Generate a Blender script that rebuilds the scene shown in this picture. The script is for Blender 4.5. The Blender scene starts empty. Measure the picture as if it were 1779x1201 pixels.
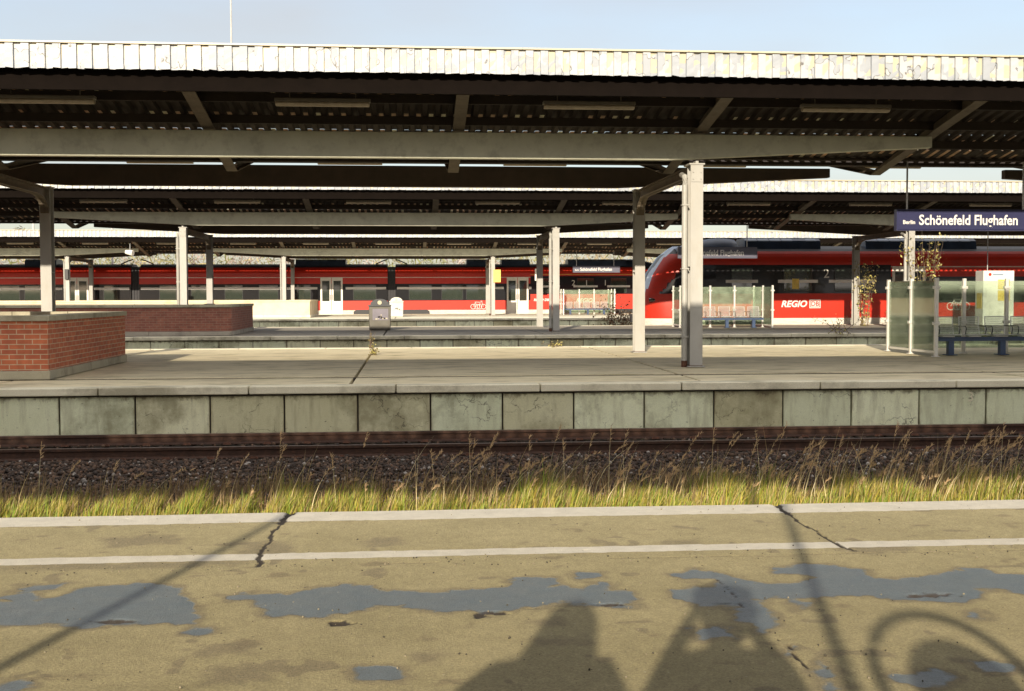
import bpy, bmesh, math, random
import numpy as np
from mathutils import Vector, Matrix

random.seed(7); rng = np.random.default_rng(11)
S = bpy.context.scene
COL = S.collection
R = math.radians

# ------------------------------------------------------------------ camera
cam_d = bpy.data.cameras.new("camera"); cam = bpy.data.objects.new("camera", cam_d); COL.objects.link(cam)
cam_d.sensor_width = 36; cam_d.lens = 2050/1779*36; cam_d.clip_end = 5000; cam_d.clip_start = 0.05
M = Matrix.Rotation(-R(4.87), 4, 'Z') @ Matrix.Rotation(math.pi/2 - R(2.49), 4, 'X') @ Matrix.Rotation(-0.0025, 4, 'Z')
cam.matrix_world = Matrix.Translation((0, 0, 1.5)) @ M
S.camera = cam

# ------------------------------------------------------------------ world, sun, exposure
W = bpy.data.worlds.new("World"); S.world = W; W.use_nodes = True
nt = W.node_tree; nt.nodes.clear()
sky = nt.nodes.new('ShaderNodeTexSky'); sky.sky_type = 'NISHITA'; sky.sun_disc = False
sky.sun_elevation = R(18.25); sky.sun_rotation = R(194); sky.air_density = 1.0; sky.dust_density = 2.0; sky.ozone_density = 1.0
bg = nt.nodes.new('ShaderNodeBackground'); bg.inputs[1].default_value = 0.13
wo = nt.nodes.new('ShaderNodeOutputWorld')
# a thin high veil of cloud softens the blue
tc = nt.nodes.new('ShaderNodeTexCoord'); vm = nt.nodes.new('ShaderNodeMapping'); vm.inputs['Scale'].default_value = (1.6, 1.6, 5)
nt.links.new(tc.outputs['Generated'], vm.inputs[0])
vn = nt.nodes.new('ShaderNodeTexNoise'); vn.inputs['Scale'].default_value = 1.3; vn.inputs['Detail'].default_value = 5; nt.links.new(vm.outputs[0], vn.inputs['Vector'])
vr = nt.nodes.new('ShaderNodeMapRange'); vr.inputs[1].default_value = .38; vr.inputs[2].default_value = .68; vr.inputs[3].default_value = .42; vr.inputs[4].default_value = .72; nt.links.new(vn.outputs['Fac'], vr.inputs[0])
vx = nt.nodes.new('ShaderNodeMix'); vx.data_type = 'RGBA'; vx.inputs[7].default_value = (2.6, 2.55, 2.6, 1)
# veil made brighter overhead and south, out of view, as added fill light
sp_ = nt.nodes.new('ShaderNodeSeparateXYZ'); nt.links.new(tc.outputs['Generated'], sp_.inputs[0])
mr = nt.nodes.new('ShaderNodeMapRange'); mr.interpolation_type = 'SMOOTHSTEP'; mr.inputs[1].default_value = .86; mr.inputs[2].default_value = .55; mr.inputs[3].default_value = 0; mr.inputs[4].default_value = 1
nt.links.new(sp_.outputs[1], mr.inputs[0])
vc = nt.nodes.new('ShaderNodeMix'); vc.data_type = 'RGBA'; vc.inputs[6].default_value = (2.75, 2.55, 2.4, 1); vc.inputs[7].default_value = (5.6, 5.35, 5.2, 1); nt.links.new(mr.outputs[0], vc.inputs[0]); nt.links.new(vc.outputs[2], vx.inputs[7])
va = nt.nodes.new('ShaderNodeMath'); va.operation = 'MULTIPLY_ADD'; va.use_clamp = True; va.inputs[1].default_value = .4; nt.links.new(mr.outputs[0], va.inputs[0]); nt.links.new(vr.outputs[0], va.inputs[2])
nt.links.new(va.outputs[0], vx.inputs[0]); nt.links.new(sky.outputs[0], vx.inputs[6])
nt.links.new(vx.outputs[2], bg.inputs[0]); nt.links.new(bg.outputs[0], wo.inputs[0])
sl = bpy.data.lights.new("sun", 'SUN'); sl.energy = 3.8; sl.angle = R(0.5); sl.color = (1.0, 0.87, 0.68)
sun = bpy.data.objects.new("sun", sl); COL.objects.link(sun); sun.location = (-20, -80, 30)
sun.rotation_euler = Vector((.25, 1.0, -.34)).to_track_quat('-Z', 'Y').to_euler()
S.view_settings.view_transform = 'Standard'; S.view_settings.look = 'None'
S.view_settings.exposure = 0.86; S.view_settings.gamma = 1
S.render.engine = 'CYCLES'; S.cycles.max_bounces = 6; S.cycles.transparent_max_bounces = 12
S.cycles.caustics_reflective = False; S.cycles.caustics_refractive = False

# ------------------------------------------------------------------ materials
MT = {}
def new_mat(name):
    m = bpy.data.materials.new(name); m.use_nodes = True; MT[name] = m
    n = m.node_tree.nodes; b = n['Principled BSDF']
    return m, m.node_tree, b
def N(t, typ, **kw):
    n = t.nodes.new(typ)
    for k, v in kw.items():
        if k in n.inputs.keys() if isinstance(k, str) else False: n.inputs[k].default_value = v
        else: setattr(n, k, v)
    return n
def pos(t, scale=(1, 1, 1)):
    g = t.nodes.new('ShaderNodeNewGeometry'); mp = t.nodes.new('ShaderNodeVectorMath'); mp.operation = 'MULTIPLY'
    mp.inputs[1].default_value = scale; t.links.new(g.outputs['Position'], mp.inputs[0]); return mp.outputs[0]
def noise(t, vec, scale, detail=4, rough=.6):
    n = t.nodes.new('ShaderNodeTexNoise'); n.inputs['Scale'].default_value = scale; n.inputs['Detail'].default_value = detail
    n.inputs['Roughness'].default_value = rough; t.links.new(vec, n.inputs['Vector']); return n.outputs['Fac']
def ramp(t, fac, stops):
    r = t.nodes.new('ShaderNodeValToRGB'); e = r.color_ramp.elements
    while len(e) < len(stops): e.new(.5)
    for i, (p, c) in enumerate(stops):
        e[i].position = p; e[i].color = (c, c, c, 1) if isinstance(c, (int, float)) else (*c, 1)
    t.links.new(fac, r.inputs[0]); return r.outputs[0]
def mix(t, f, a, b, mode='MIX'):
    n = t.nodes.new('ShaderNodeMix'); n.data_type = 'RGBA'; n.blend_type = mode
    for s, v in ((0, f), (6, a), (7, b)):
        if isinstance(v, (int, float)): n.inputs[s].default_value = v
        elif isinstance(v, tuple): n.inputs[s].default_value = (*v, 1)
        else: t.links.new(v, n.inputs[s])
    return n.outputs[2]
def math_(t, op, a, b=0.0, c=None):
    n = t.nodes.new('ShaderNodeMath'); n.operation = op
    for i, v in enumerate((a, b) if c is None else (a, b, c)):
        if isinstance(v, (int, float)): n.inputs[i].default_value = v
        else: t.links.new(v, n.inputs[i])
    return n.outputs[0]
def bump(t, b, h, strength, dist=.01):
    n = t.nodes.new('ShaderNodeBump'); n.inputs['Strength'].default_value = strength; n.inputs['Distance'].default_value = dist
    t.links.new(h, n.inputs['Height']); t.links.new(n.outputs[0], b.inputs['Normal'])
def rgb(r, g, b):
    f = lambda c: ((c/255+.055)/1.055)**2.4 if c > 10 else c/255/12.92
    return (f(r), f(g), f(b))

def plain(name, c, rough=.6, metal=0.0, var=.25, scale=3.0, dirt=None, dirt_amt=.35, stretch=(1, 1, 1), bmp=.0, bscale=60, spec=.5):
    m, t, b = new_mat(name)
    p = pos(t, stretch)
    f = ramp(t, noise(t, p, scale, 6, .65), [(.3, 0.0), (.7, 1.0)])
    col = mix(t, f, tuple(x*(1-var) for x in c), tuple(min(x*(1+var*.5), .95) for x in c))
    if dirt:
        d = ramp(t, noise(t, p, scale*2.7, 8, .7), [(.5, 0.0), (.72, dirt_amt)])
        col = mix(t, d, col, dirt)
    t.links.new(col, b.inputs['Base Color'])
    b.inputs['Roughness'].default_value = rough; b.inputs['Metallic'].default_value = metal
    b.inputs['Specular IOR Level'].default_value = spec
    if bmp: bump(t, b, noise(t, pos(t), bscale, 5, .7), bmp, .01)
    return m

plain('beam_shaded', (.075, .055, .04), .7, var=.3, scale=2)  # girder paint with shade put into the colour, for the rear girders
plain('beam_paint', (.60, .605, .48), .6, var=.15, scale=1.2, dirt=(.1, .08, .05), dirt_amt=.35, bmp=.1)
plain('rafter_paint', (.16, .13, .095), .75, var=.3, scale=4, dirt=(.07, .05, .03))
plain('column_paint', (.39, .383, .355), .5, var=.12, scale=1.5, dirt=(.28, .24, .17), dirt_amt=.35, stretch=(1, 1, .4), bmp=.08)
plain('pipe_paint', (.37, .365, .335), .5, var=.15, scale=2, dirt=(.25, .2, .12))
plain('grit', (.3, .27, .2), .9, var=.9, scale=60)
plain('rust', (.10, .04, .022), .85, var=.5, scale=9, dirt=(.3, .14, .06), bmp=.5)
plain('edge_board', (.006, .004, .003), .95, spec=.1)
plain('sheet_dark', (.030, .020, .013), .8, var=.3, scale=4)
plain('sheet_glint_brown', (.62, .40, .24), .7, var=.5, scale=6)  # brown and gold light glints on the roof underside, painted as colour
plain('sheet_glint_gold', (.9, .76, .52), .6, var=.5, scale=6)
plain('sheet_top', (.3, .29, .27), .6, var=.3, scale=3)
plain('cap_metal', (.52, .47, .34), .4, var=.12, scale=2, dirt=(.4, .3, .2), dirt_amt=.2)
plain('lamp_housing', (.2, .18, .15), .6)
plain('lamp_cover', (.42, .35, .25), .35, var=.25, scale=8)
plain('zinc', (.45, .45, .44), .4, .6, var=.2)
plain('steel_post', (.72, .71, .66), .35, .2, var=.1, dirt=(.4, .35, .25), dirt_amt=.2)
plain('blue_paint', (.035, .065, .14), .45, var=.2, dirt=(.1, .1, .1))
plain('wire_seat', (.62, .63, .62), .4, .3, var=.1)
plain('sign_blue', (.028, .03, .085), .35, var=.1)
plain('sign_grey', (.10, .10, .14), .4, var=.1)
plain('white_paint', (.72, .71, .68), .45, var=.06)
plain('off_white', (.78, .76, .70), .45, var=.08, dirt=(.4, .35, .25), dirt_amt=.25)
plain('yellow_paper', (.75, .55, .12), .5, var=.2, scale=6)
plain('red_lacquer', (.56, .030, .013), .38, var=.12, scale=1, dirt=(.22, .03, .018), dirt_amt=.45, stretch=(.5, 1, 1.5), spec=.4)
plain('train_white', (.72, .69, .62), .4, var=.12, scale=2, dirt=(.3, .22, .15), dirt_amt=.5, stretch=(.4, 1, 2))
plain('train_grey', (.045, .048, .055), .5, var=.2)
plain('train_dark', (.02, .021, .024), .5, var=.3)
plain('train_stripe', (.72, .62, .55), .4)
plain('first_class_yellow', (.7, .42, .05), .4)
plain('navy_metal', (.03, .05, .095), .35, var=.4, scale=2)
plain('navy_light', (.20, .27, .36), .3, var=.3, scale=2)
plain('silver_trim', (.36, .42, .5), .2, .3, var=.1)
plain('bellows', (.03, .03, .035), .7, var=.3, scale=8)
plain('bin_pale', (.52, .5, .46), .5, var=.15, dirt=(.25, .2, .15))
plain('bin_panel', (.17, .155, .19), .5, var=.2)
plain('bin_metal', (.10, .095, .08), .45, .4, var=.2, dirt=(.1, .08, .05))
plain('bark', (.16, .12, .09), .9, var=.4, scale=8)
plain('rail_side', (.055, .026, .016), .85, var=.5, scale=7, dirt=(.12, .05, .025), dirt_amt=.6, bmp=.3)
plain('rail_head', (.12, .085, .065), .5, .3, var=.3, scale=5, dirt=(.1, .05, .03))
plain('jacket', (.04, .045, .06), .8)
plain('trousers', (.03, .035, .05), .8)
plain('skin', (.5, .33, .25), .6, var=.1)
plain('hair', (.06, .04, .025), .8)
plain('mast_grey', (.5, .5, .48), .5)

def glassy(name, c, rough, alpha_fac, tint, diffuse=.0, dcol=(.4, .45, .38)):
    m, t, b = new_mat(name); t.nodes.remove(b)
    out = t.nodes['Material Output']
    tr = t.nodes.new('ShaderNodeBsdfTransparent'); tr.inputs[0].default_value = (*tint, 1)
    gl = t.nodes.new('ShaderNodeBsdfGlossy'); gl.inputs[0].default_value = (*c, 1); gl.inputs['Roughness'].default_value = rough
    fr = t.nodes.new('ShaderNodeFresnel'); fr.inputs[0].default_value = 1.45
    mx = t.nodes.new('ShaderNodeMixShader'); t.links.new(fr.outputs[0], mx.inputs[0]); t.links.new(tr.outputs[0], mx.inputs[1]); t.links.new(gl.outputs[0], mx.inputs[2])
    last = mx.outputs[0]
    if diffuse:
        df = t.nodes.new('ShaderNodeBsdfDiffuse'); df.inputs[0].default_value = (*dcol, 1)
        m2 = t.nodes.new('ShaderNodeMixShader')
        f = ramp(t, noise(t, pos(t), 2.5, 5, .6), [(.3, diffuse*.5), (.75, diffuse*1.4)])
        t.links.new(f, m2.inputs[0]); t.links.new(last, m2.inputs[1]); t.links.new(df.outputs[0], m2.inputs[2]); last = m2.outputs[0]
    t.links.new(last, out.inputs[0])
glassy('shelter_glass', (1, 1, 1), .03, 1, (.80, .88, .80), .26, (.50, .58, .44))
m, t, b = new_mat('train_window')
b.inputs['Base Color'].default_value = (.035, .045, .035, 1); b.inputs['Roughness'].default_value = .04; b.inputs['IOR'].default_value = 1.7
b.inputs['Specular IOR Level'].default_value = .8
m, t, b = new_mat('train_band')
b.inputs['Base Color'].default_value = (.018, .018, .02, 1); b.inputs['Roughness'].default_value = .10

# peeling white fascia paint
m, t, b = new_mat('fascia_paint')
p = pos(t, (1, 1, .9)); n1 = noise(t, p, 3.2, 2, .5)
peel = ramp(t, n1, [(.53, 0.0), (.535, 1.0)])
rim = ramp(t, n1, [(.522, 0.0), (.528, 1.0), (.538, 1.0), (.544, 0.0)])
rsel = ramp(t, noise(t, p, 2.1, 2), [(.5, 0.0), (.53, .85)])
c = mix(t, peel, (.42, .435, .45), (.32, .345, .38))
c = mix(t, math_(t, 'MULTIPLY', rim, rsel), c, (.10, .09, .08))
sp = ramp(t, noise(t, p, 30, 2), [(.72, 0.0), (.75, .7)])
c = mix(t, sp, c, (.35, .3, .25)); t.links.new(c, b.inputs['Base Color']); b.inputs['Roughness'].default_value = .5
bump(t, b, peel, .35, .004)

# brick
def brick(name, c1, c2, mortar):
    m, t, b = new_mat(name)
    uv = t.nodes.new('ShaderNodeTexCoord')
    br = t.nodes.new('ShaderNodeTexBrick'); br.offset = .5
    br.inputs['Color1'].default_value = (*c1, 1); br.inputs['Color2'].default_value = (*c2, 1); br.inputs['Mortar'].default_value = (*mortar, 1)
    br.inputs['Scale'].default_value = 1; br.inputs['Brick Width'].default_value = .27; br.inputs['Row Height'].default_value = .09
    br.inputs['Mortar Size'].default_value = .008; br.inputs['Mortar Smooth'].default_value = .2; br.inputs['Bias'].default_value = -.1
    t.links.new(uv.outputs['UV'], br.inputs['Vector'])
    d = ramp(t, noise(t, pos(t), 5, 6), [(.35, .72), (.7, 1.0)])
    t.links.new(mix(t, 1.0, br.outputs[0], d, 'MULTIPLY'), b.inputs['Base Color']); b.inputs['Roughness'].default_value = .85
    bump(t, b, br.outputs[1], -.5, .006)
brick('brick_red', (.56, .16, .07), (.42, .11, .055), (.55, .42, .28))
brick('brick_dull', (.34, .125, .08), (.25, .085, .06), (.33, .22, .16))

# concrete family
def concrete(name, c, c2, stain, mode='top', rough=.85):
    m, t, b = new_mat(name); p = pos(t)
    f = ramp(t, noise(t, p, 1.3, 8, .7), [(.3, 0.0), (.7, 1.0)])
    col = mix(t, f, c, c2)
    col = mix(t, ramp(t, noise(t, pos(t, (1, 2.2, 1)), .8, 7, .65), [(.50, 0.0), (.64, .75)]), col, stain)
    fine = ramp(t, noise(t, p, 90, 3, .8), [(.25, .78), (.75, 1.12)])
    col = mix(t, 1.0, col, fine, 'MULTIPLY')
    if mode == 'wall':
        sx = t.nodes.new('ShaderNodeSeparateXYZ'); t.links.new(p, sx.inputs[0])
        cell = math_(t, 'FLOOR', math_(t, 'DIVIDE', math_(t, 'SUBTRACT', sx.outputs[0], .308), 1.2))
        wn = t.nodes.new('ShaderNodeTexWhiteNoise'); wn.noise_dimensions = '1D'; t.links.new(cell, wn.inputs['W'])
        tint = ramp(t, wn.outputs[0], [(0.0, (.74, .70, .60)), (.35, (1.0, .98, .92)), (.6, (.88, .92, .88)), (1.0, (1.1, 1.12, 1.08))])
        col = mix(t, 1.0, col, tint, 'MULTIPLY')
        # rust brown brake dust rising from the foot, uneven
        h = math_(t, 'ADD', sx.outputs[2], math_(t, 'MULTIPLY', noise(t, pos(t, (1, 1, .3)), 3.5, 6), .5))
        low = ramp(t, math_(t, 'MULTIPLY', math_(t, 'ADD', h, .62), -2.2), [(0.0, 0.0), (1.0, .95)])
        col = mix(t, low, col, (.20, .105, .05))
        # dark vertical seepage runs; further down, a darker band along the top edge
        v = ramp(t, noise(t, pos(t, (1, 1, .18)), 7, 5), [(.5, 0.0), (.75, .5)])
        col = mix(t, v, col, (.24, .21, .12))
        # brown seepage beside the panel joints
        fr = math_(t, 'FRACT', math_(t, 'DIVIDE', math_(t, 'SUBTRACT', sx.outputs[0], .308), 1.2))
        jd = math_(t, 'MINIMUM', fr, math_(t, 'SUBTRACT', 1.0, fr))
        jn = math_(t, 'SUBTRACT', math_(t, 'MULTIPLY', noise(t, pos(t, (1, 1, .6)), 5, 5), .16), jd)
        col = mix(t, ramp(t, jn, [(.045, 0.0), (.10, .65)]), col, (.20, .14, .075))
        top = ramp(t, math_(t, 'ADD', sx.outputs[2], math_(t, 'MULTIPLY', noise(t, p, 9, 4), .3)), [(-.1+.05, 0.0), (.12, .6)])
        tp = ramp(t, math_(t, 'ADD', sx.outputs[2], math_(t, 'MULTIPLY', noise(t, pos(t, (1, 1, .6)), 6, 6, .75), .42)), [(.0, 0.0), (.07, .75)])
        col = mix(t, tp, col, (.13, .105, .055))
        # hairline cracks in some panels
        vo = t.nodes.new('ShaderNodeTexVoronoi'); vo.feature = 'DISTANCE_TO_EDGE'; vo.inputs['Scale'].default_value = 2.6
        dv = t.nodes.new('ShaderNodeVectorMath'); dv.operation = 'ADD'
        nz = t.nodes.new('ShaderNodeTexNoise'); nz.inputs['Scale'].default_value = 6; nz.inputs['Detail'].default_value = 5; t.links.new(p, nz.inputs['Vector'])
        sc = t.nodes.new('ShaderNodeVectorMath'); sc.operation = 'SCALE'; sc.inputs[3].default_value = .35; t.links.new(nz.outputs['Color'], sc.inputs[0])
        t.links.new(p, dv.inputs[0]); t.links.new(sc.outputs[0], dv.inputs[1]); t.links.new(dv.outputs[0], vo.inputs['Vector'])
        ck = ramp(t, vo.outputs['Distance'], [(0.0, 1.0), (.022, 0.0)])
        sel = ramp(t, noise(t, p, 1.1, 3), [(.54, 0.0), (.6, 1.0)])
        ck = math_(t, 'MULTIPLY', math_(t, 'MULTIPLY', ck, sel), .85)
        col = mix(t, ck, col, (.035, .03, .02))
        pit = ramp(t, noise(t, p, 26, 2), [(.71, 0.0), (.74, .8)])
        col = mix(t, pit, col, (.06, .05, .03))
    if mode == 'top':
        sx = t.nodes.new('ShaderNodeSeparateXYZ'); t.links.new(p, sx.inputs[0])
        moss = ramp(t, noise(t, pos(t, (.6, 1.6, 1)), 1.6, 7), [(.55, 0.0), (.7, .6)])
        col = mix(t, moss, col, (.26, .24, .09))
    t.links.new(col, b.inputs['Base Color']); b.inputs['Roughness'].default_value = rough
    bump(t, b, noise(t, p, 45, 6, .75), .35, .012)
concrete('concrete_wall', (.74, .74, .52), (.84, .85, .64), (.30, .28, .17), 'wall')
concrete('concrete_worn', (.36, .33, .24), (.44, .41, .30), (.2, .18, .12), 'coping')
concrete('concrete_coping', (.70, .65, .48), (.82, .77, .59), (.30, .27, .18), 'coping')
concrete('concrete_top', (.68, .60, .40), (.80, .71, .48), (.44, .38, .25), 'top')
concrete('concrete_grey', (.30, .275, .23), (.42, .38, .31), (.17, .16, .14), 'top2')
concrete('coping_pale', (.66, .62, .48), (.76, .71, .56), (.45, .4, .3), 'coping')
concrete('panel_beige', (.62, .52, .34), (.72, .62, .43), (.5, .4, .25), 'coping')
concrete('dark_joint', (.05, .04, .03), (.07, .055, .04), (.03, .025, .02), 'coping')

# near platform surface: attributes wet / crack / paint carry where the real marks lie
m, t, b = new_mat('platform_asphalt'); p = pos(t)
A = lambda nm: (lambda n: (setattr(n, 'attribute_name', nm), n.outputs['Fac'])[1])(t.nodes.new('ShaderNodeAttribute'))
f = ramp(t, noise(t, p, 1.6, 8, .65), [(.3, 0.0), (.7, 1.0)])
col = mix(t, f, (.35, .30, .155), (.46, .395, .215))
bl = ramp(t, noise(t, pos(t, (1, 1.5, 1)), 3.2, 4, .5), [(.63, 0.0), (.69, .55)])
col = mix(t, bl, col, (.20, .155, .09))
fine = mix(t, 1.0, ramp(t, noise(t, p, 75, 4, .9), [(.25, .5), (.5, .98), (.75, 1.45)]), ramp(t, noise(t, pos(t, (1, .7, 1)), 17, 6, .8), [(.3, .80), (.7, 1.12)]), 'MULTIPLY')
spk = ramp(t, noise(t, p, 42, 2, .5), [(.70, 0.0), (.735, .75)])
col = mix(t, spk, col, (.13, .105, .065))
spl = ramp(t, noise(t, pos(t, (1, 1, 1)), 55, 1, .5), [(.76, 0.0), (.78, .7)])
col = mix(t, spl, col, (.62, .58, .44))
damp = ramp(t, A('wet'), [(.12, 0.0), (.38, 1.0)])
wr = math_(t, 'ADD', A('wet'), math_(t, 'MULTIPLY', math_(t, 'SUBTRACT', noise(t, p, 28, 5, .75), .5), .22))
wet = ramp(t, wr, [(.44, 0.0), (.60, 1.0)])
col = mix(t, math_(t, 'MULTIPLY', damp, .6), col, (.22, .18, .11))
wc = mix(t, ramp(t, noise(t, p, 6, 6, .7), [(.3, 0.0), (.7, 1.0)]), (.10, .142, .172), (.15, .178, .19))
col = mix(t, math_(t, 'MULTIPLY', wet, .92), col, wc)
col = mix(t, 1.0, col, fine, 'MULTIPLY')
pw = ramp(t, math_(t, 'SUBTRACT', A('paint'), math_(t, 'MULTIPLY', noise(t, p, 14, 6, .7), .35)), [(.28, 0.0), (.36, 1.0)])
pc = mix(t, ramp(t, noise(t, p, 7, 7, .7), [(.35, 0.0), (.7, 1.0)]), (.74, .70, .60), (.58, .55, .47))
col = mix(t, math_(t, 'MULTIPLY', pw, .95), col, pc)
ck = ramp(t, A('crack'), [(.3, 0.0), (.6, 1.0)])
col = mix(t, ck, col, (.045, .035, .025))
t.links.new(col, b.inputs['Base Color'])
t.links.new(ramp(t, wet, [(0.0, .85), (1.0, .36)]), b.inputs['Roughness'])
hb = math_(t, 'MULTIPLY', noise(t, p, 70, 5, .8), math_(t, 'SUBTRACT', 1.0, math_(t, 'MULTIPLY', wet, .7)))
bump(t, b, hb, .9, .014)

m, t, b = new_mat('attr_plant')
at = t.nodes.new('ShaderNodeAttribute'); at.attribute_name = 'tint'
t.links.new(at.outputs['Color'], b.inputs['Base Color']); b.inputs['Roughness'].default_value = .6
tl = t.nodes.new('ShaderNodeBsdfTranslucent'); t.links.new(at.outputs['Color'], tl.inputs[0])
ms = t.nodes.new('ShaderNodeMixShader'); ms.inputs[0].default_value = .3
t.links.new(b.outputs[0], ms.inputs[1]); t.links.new(tl.outputs[0], ms.inputs[2]); t.links.new(ms.outputs[0], t.nodes['Material Output'].inputs[0])
m, t, b = new_mat('attr_stone')
at = t.nodes.new('ShaderNodeAttribute'); at.attribute_name = 'tint'
t.links.new(at.outputs['Color'], b.inputs['Base Color']); b.inputs['Roughness'].default_value = .75
plain('soil', (.045, .03, .02), .95, var=.5, scale=6, dirt=(.1, .075, .05), bmp=.8, bscale=25)

# ------------------------------------------------------------------ mesh helpers
class MB:
    def __init__(s): s.v = []; s.f = []; s.m = []; s.mi = 0
    def add(s, vs, fs):
        o = len(s.v); s.v += [tuple(v) for v in vs]; s.f += [tuple(i+o for i in f) for f in fs]; s.m += [s.mi]*len(fs); return s
    def box(s, x0, x1, y0, y1, z0, z1):
        return s.add([(x0,y0,z0),(x1,y0,z0),(x1,y1,z0),(x0,y1,z0),(x0,y0,z1),(x1,y0,z1),(x1,y1,z1),(x0,y1,z1)],
                     [(0,3,2,1),(4,5,6,7),(0,1,5,4),(1,2,6,5),(2,3,7,6),(3,0,4,7)])
    def prism(s, poly, axis, a, b):
        # poly: list of 2D points; axis 'x' -> (y,z), 'y' -> (x,z), 'z' -> (x,y)
        P = {'x': lambda q, k: (k, q[0], q[1]), 'y': lambda q, k: (q[0], k, q[1]), 'z': lambda q, k: (q[0], q[1], k)}[axis]
        n = len(poly); vs = [P(q, a) for q in poly] + [P(q, b) for q in poly]
        fs = [tuple(range(n))[::-1], tuple(range(n, 2*n))] + [(i, (i+1) % n, n+(i+1) % n, n+i) for i in range(n)]
        return s.add(vs, fs)
    def tube(s, pts, r, n=8, r1=None):
        pts = [Vector(p) for p in pts]; rings = []
        k = len(pts)
        for i, p in enumerate(pts):
            d = (pts[min(i+1, k-1)] - pts[max(i-1, 0)]).normalized()
            up = Vector((0, 0, 1)) if abs(d.z) < .9 else Vector((1, 0, 0))
            a = d.cross(up).normalized(); b = d.cross(a)
            rr = r if r1 is None else r + (r1-r)*i/(k-1)
            rings.append([p + a*rr*math.cos(2*math.pi*j/n) + b*rr*math.sin(2*math.pi*j/n) for j in range(n)])
        vs = [v for rg in rings for v in rg]; fs = []
        for i in range(k-1):
            for j in range(n): fs.append((i*n+j, i*n+(j+1) % n, (i+1)*n+(j+1) % n, (i+1)*n+j))
        fs += [tuple(range(n))[::-1], tuple(range((k-1)*n, k*n))]
        return s.add(vs, fs)
    def build(s, name, mats, parent=None, smooth=False, bevel=0):
        if not isinstance(mats, (list, tuple)): mats = [mats]
        me = bpy.data.meshes.new(name); me.from_pydata(s.v, [], s.f); me.validate()
        for q in mats: me.materials.append(MT[q])
        if len(mats) > 1 and len(me.polygons) == len(s.m): me.polygons.foreach_set('material_index', s.m)
        bm = bmesh.new(); bm.from_mesh(me); bmesh.ops.recalc_face_normals(bm, faces=bm.faces[:])
        if bevel: bmesh.ops.bevel(bm, geom=bm.edges[:], offset=bevel, segments=1, affect='EDGES', clamp_overlap=True)
        uv = bm.loops.layers.uv.new('UVMap')
        for f in bm.faces:
            n = f.normal; f.smooth = smooth
            for l in f.loops:
                c = l.vert.co
                l[uv].uv = (c.x, c.y) if abs(n.z) > .7 else ((c.x, c.z) if abs(n.y) >= abs(n.x) else (c.y, c.z))
        bm.to_mesh(me); bm.free()
        o = bpy.data.objects.new(name, me); COL.objects.link(o)
        if parent: o.parent = parent
        return o
def tag(o, label=None, cat=None, group=None, kind=None):
    if label: o['label'] = label
    if cat: o['category'] = cat
    if group: o['group'] = group
    if kind: o['kind'] = kind
    return o
def thing(name, loc, label, cat, group=None):
    o = bpy.data.objects.new(name, None); COL.objects.link(o); o.location = loc; o.empty_display_size = .2
    return tag(o, label, cat, group)
def struct(o, kind='structure'): o['kind'] = kind; return o
def copy_tree(o, parent=None):
    c = o.copy(); COL.objects.link(c); c.parent = parent
    for ch in [q for q in bpy.data.objects if q.parent == o]: copy_tree(ch, c)
    return c
def relabel(o, label, group=None):
    o['label'] = label
    if group: o['group'] = group
    return o
def text(name, s, size, loc, mat, parent=None, shear=0, align='CENTER', ext=.004, off=.0, sx=1.0):
    cu = bpy.data.curves.new(name, 'FONT'); cu.body = s; cu.size = size; cu.extrude = ext; cu.shear = shear
    cu.align_x = align; cu.align_y = 'CENTER'; cu.offset = off; cu.resolution_u = 3
    tmp = bpy.data.objects.new(name+'_tmp', cu); COL.objects.link(tmp)
    bpy.context.view_layer.update()
    me = bpy.data.meshes.new_from_object(tmp.evaluated_get(bpy.context.evaluated_depsgraph_get()))
    bpy.data.objects.remove(tmp); me.materials.clear(); me.materials.append(MT[mat])
    o = bpy.data.objects.new(name, me); COL.objects.link(o)
    o.rotation_euler = (math.pi/2, 0, 0); o.location = loc; o.scale = (sx, 1, 1)
    if parent: o.parent = parent
    return o
def np_mesh(name, V, F, mat, tint=None, parent=None, smooth=False):
    me = bpy.data.meshes.new(name); V = np.asarray(V, np.float32); F = np.asarray(F, np.int32)
    me.vertices.add(len(V)); me.vertices.foreach_set('co', V.ravel())
    k = F.shape[1]; me.loops.add(F.size); me.loops.foreach_set('vertex_index', F.ravel())
    me.polygons.add(len(F)); me.polygons.foreach_set('loop_start', np.arange(0, F.size, k, dtype=np.int32))
    me.update(calc_edges=True); me.validate()
    me.materials.append(MT[mat])
    if tint is not None:
        a = me.color_attributes.new('tint', 'FLOAT_COLOR', 'POINT')
        c = np.ones((len(V), 4), np.float32); c[:, :3] = tint; a.data.foreach_set('color', c.ravel())
    if smooth: me.polygons.foreach_set('use_smooth', np.ones(len(F), bool))
    o = bpy.data.objects.new(name, me); COL.objects.link(o)
    if parent: o.parent = parent
    return o
# ================================================================== GROUND
mb = MB(); mb.box(-1500, 1500, -1500, 13.0, -1.4, -1.02); mb.box(-1500, 1500, 19.9, 2500, -1.4, -1.0)
struct(mb.build('ground', 'soil'))
# ballast bed profile (y, z) under the first track
prof = [(8.2, -1.0), (12.2, -.98), (13.4, -.96), (14.6, -.92), (15.5, -.82), (16.2, -.79), (19.7, -.80), (20.2, -.82)]
def bed_z(y): return np.interp(y, [q[0] for q in prof], [q[1] for q in prof])
mb = MB(); mb.prism(prof + [(20.2, -1.3), (8.2, -1.3)], 'x', -80, 80)
struct(mb.build('track_bed', 'soil'))

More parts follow.
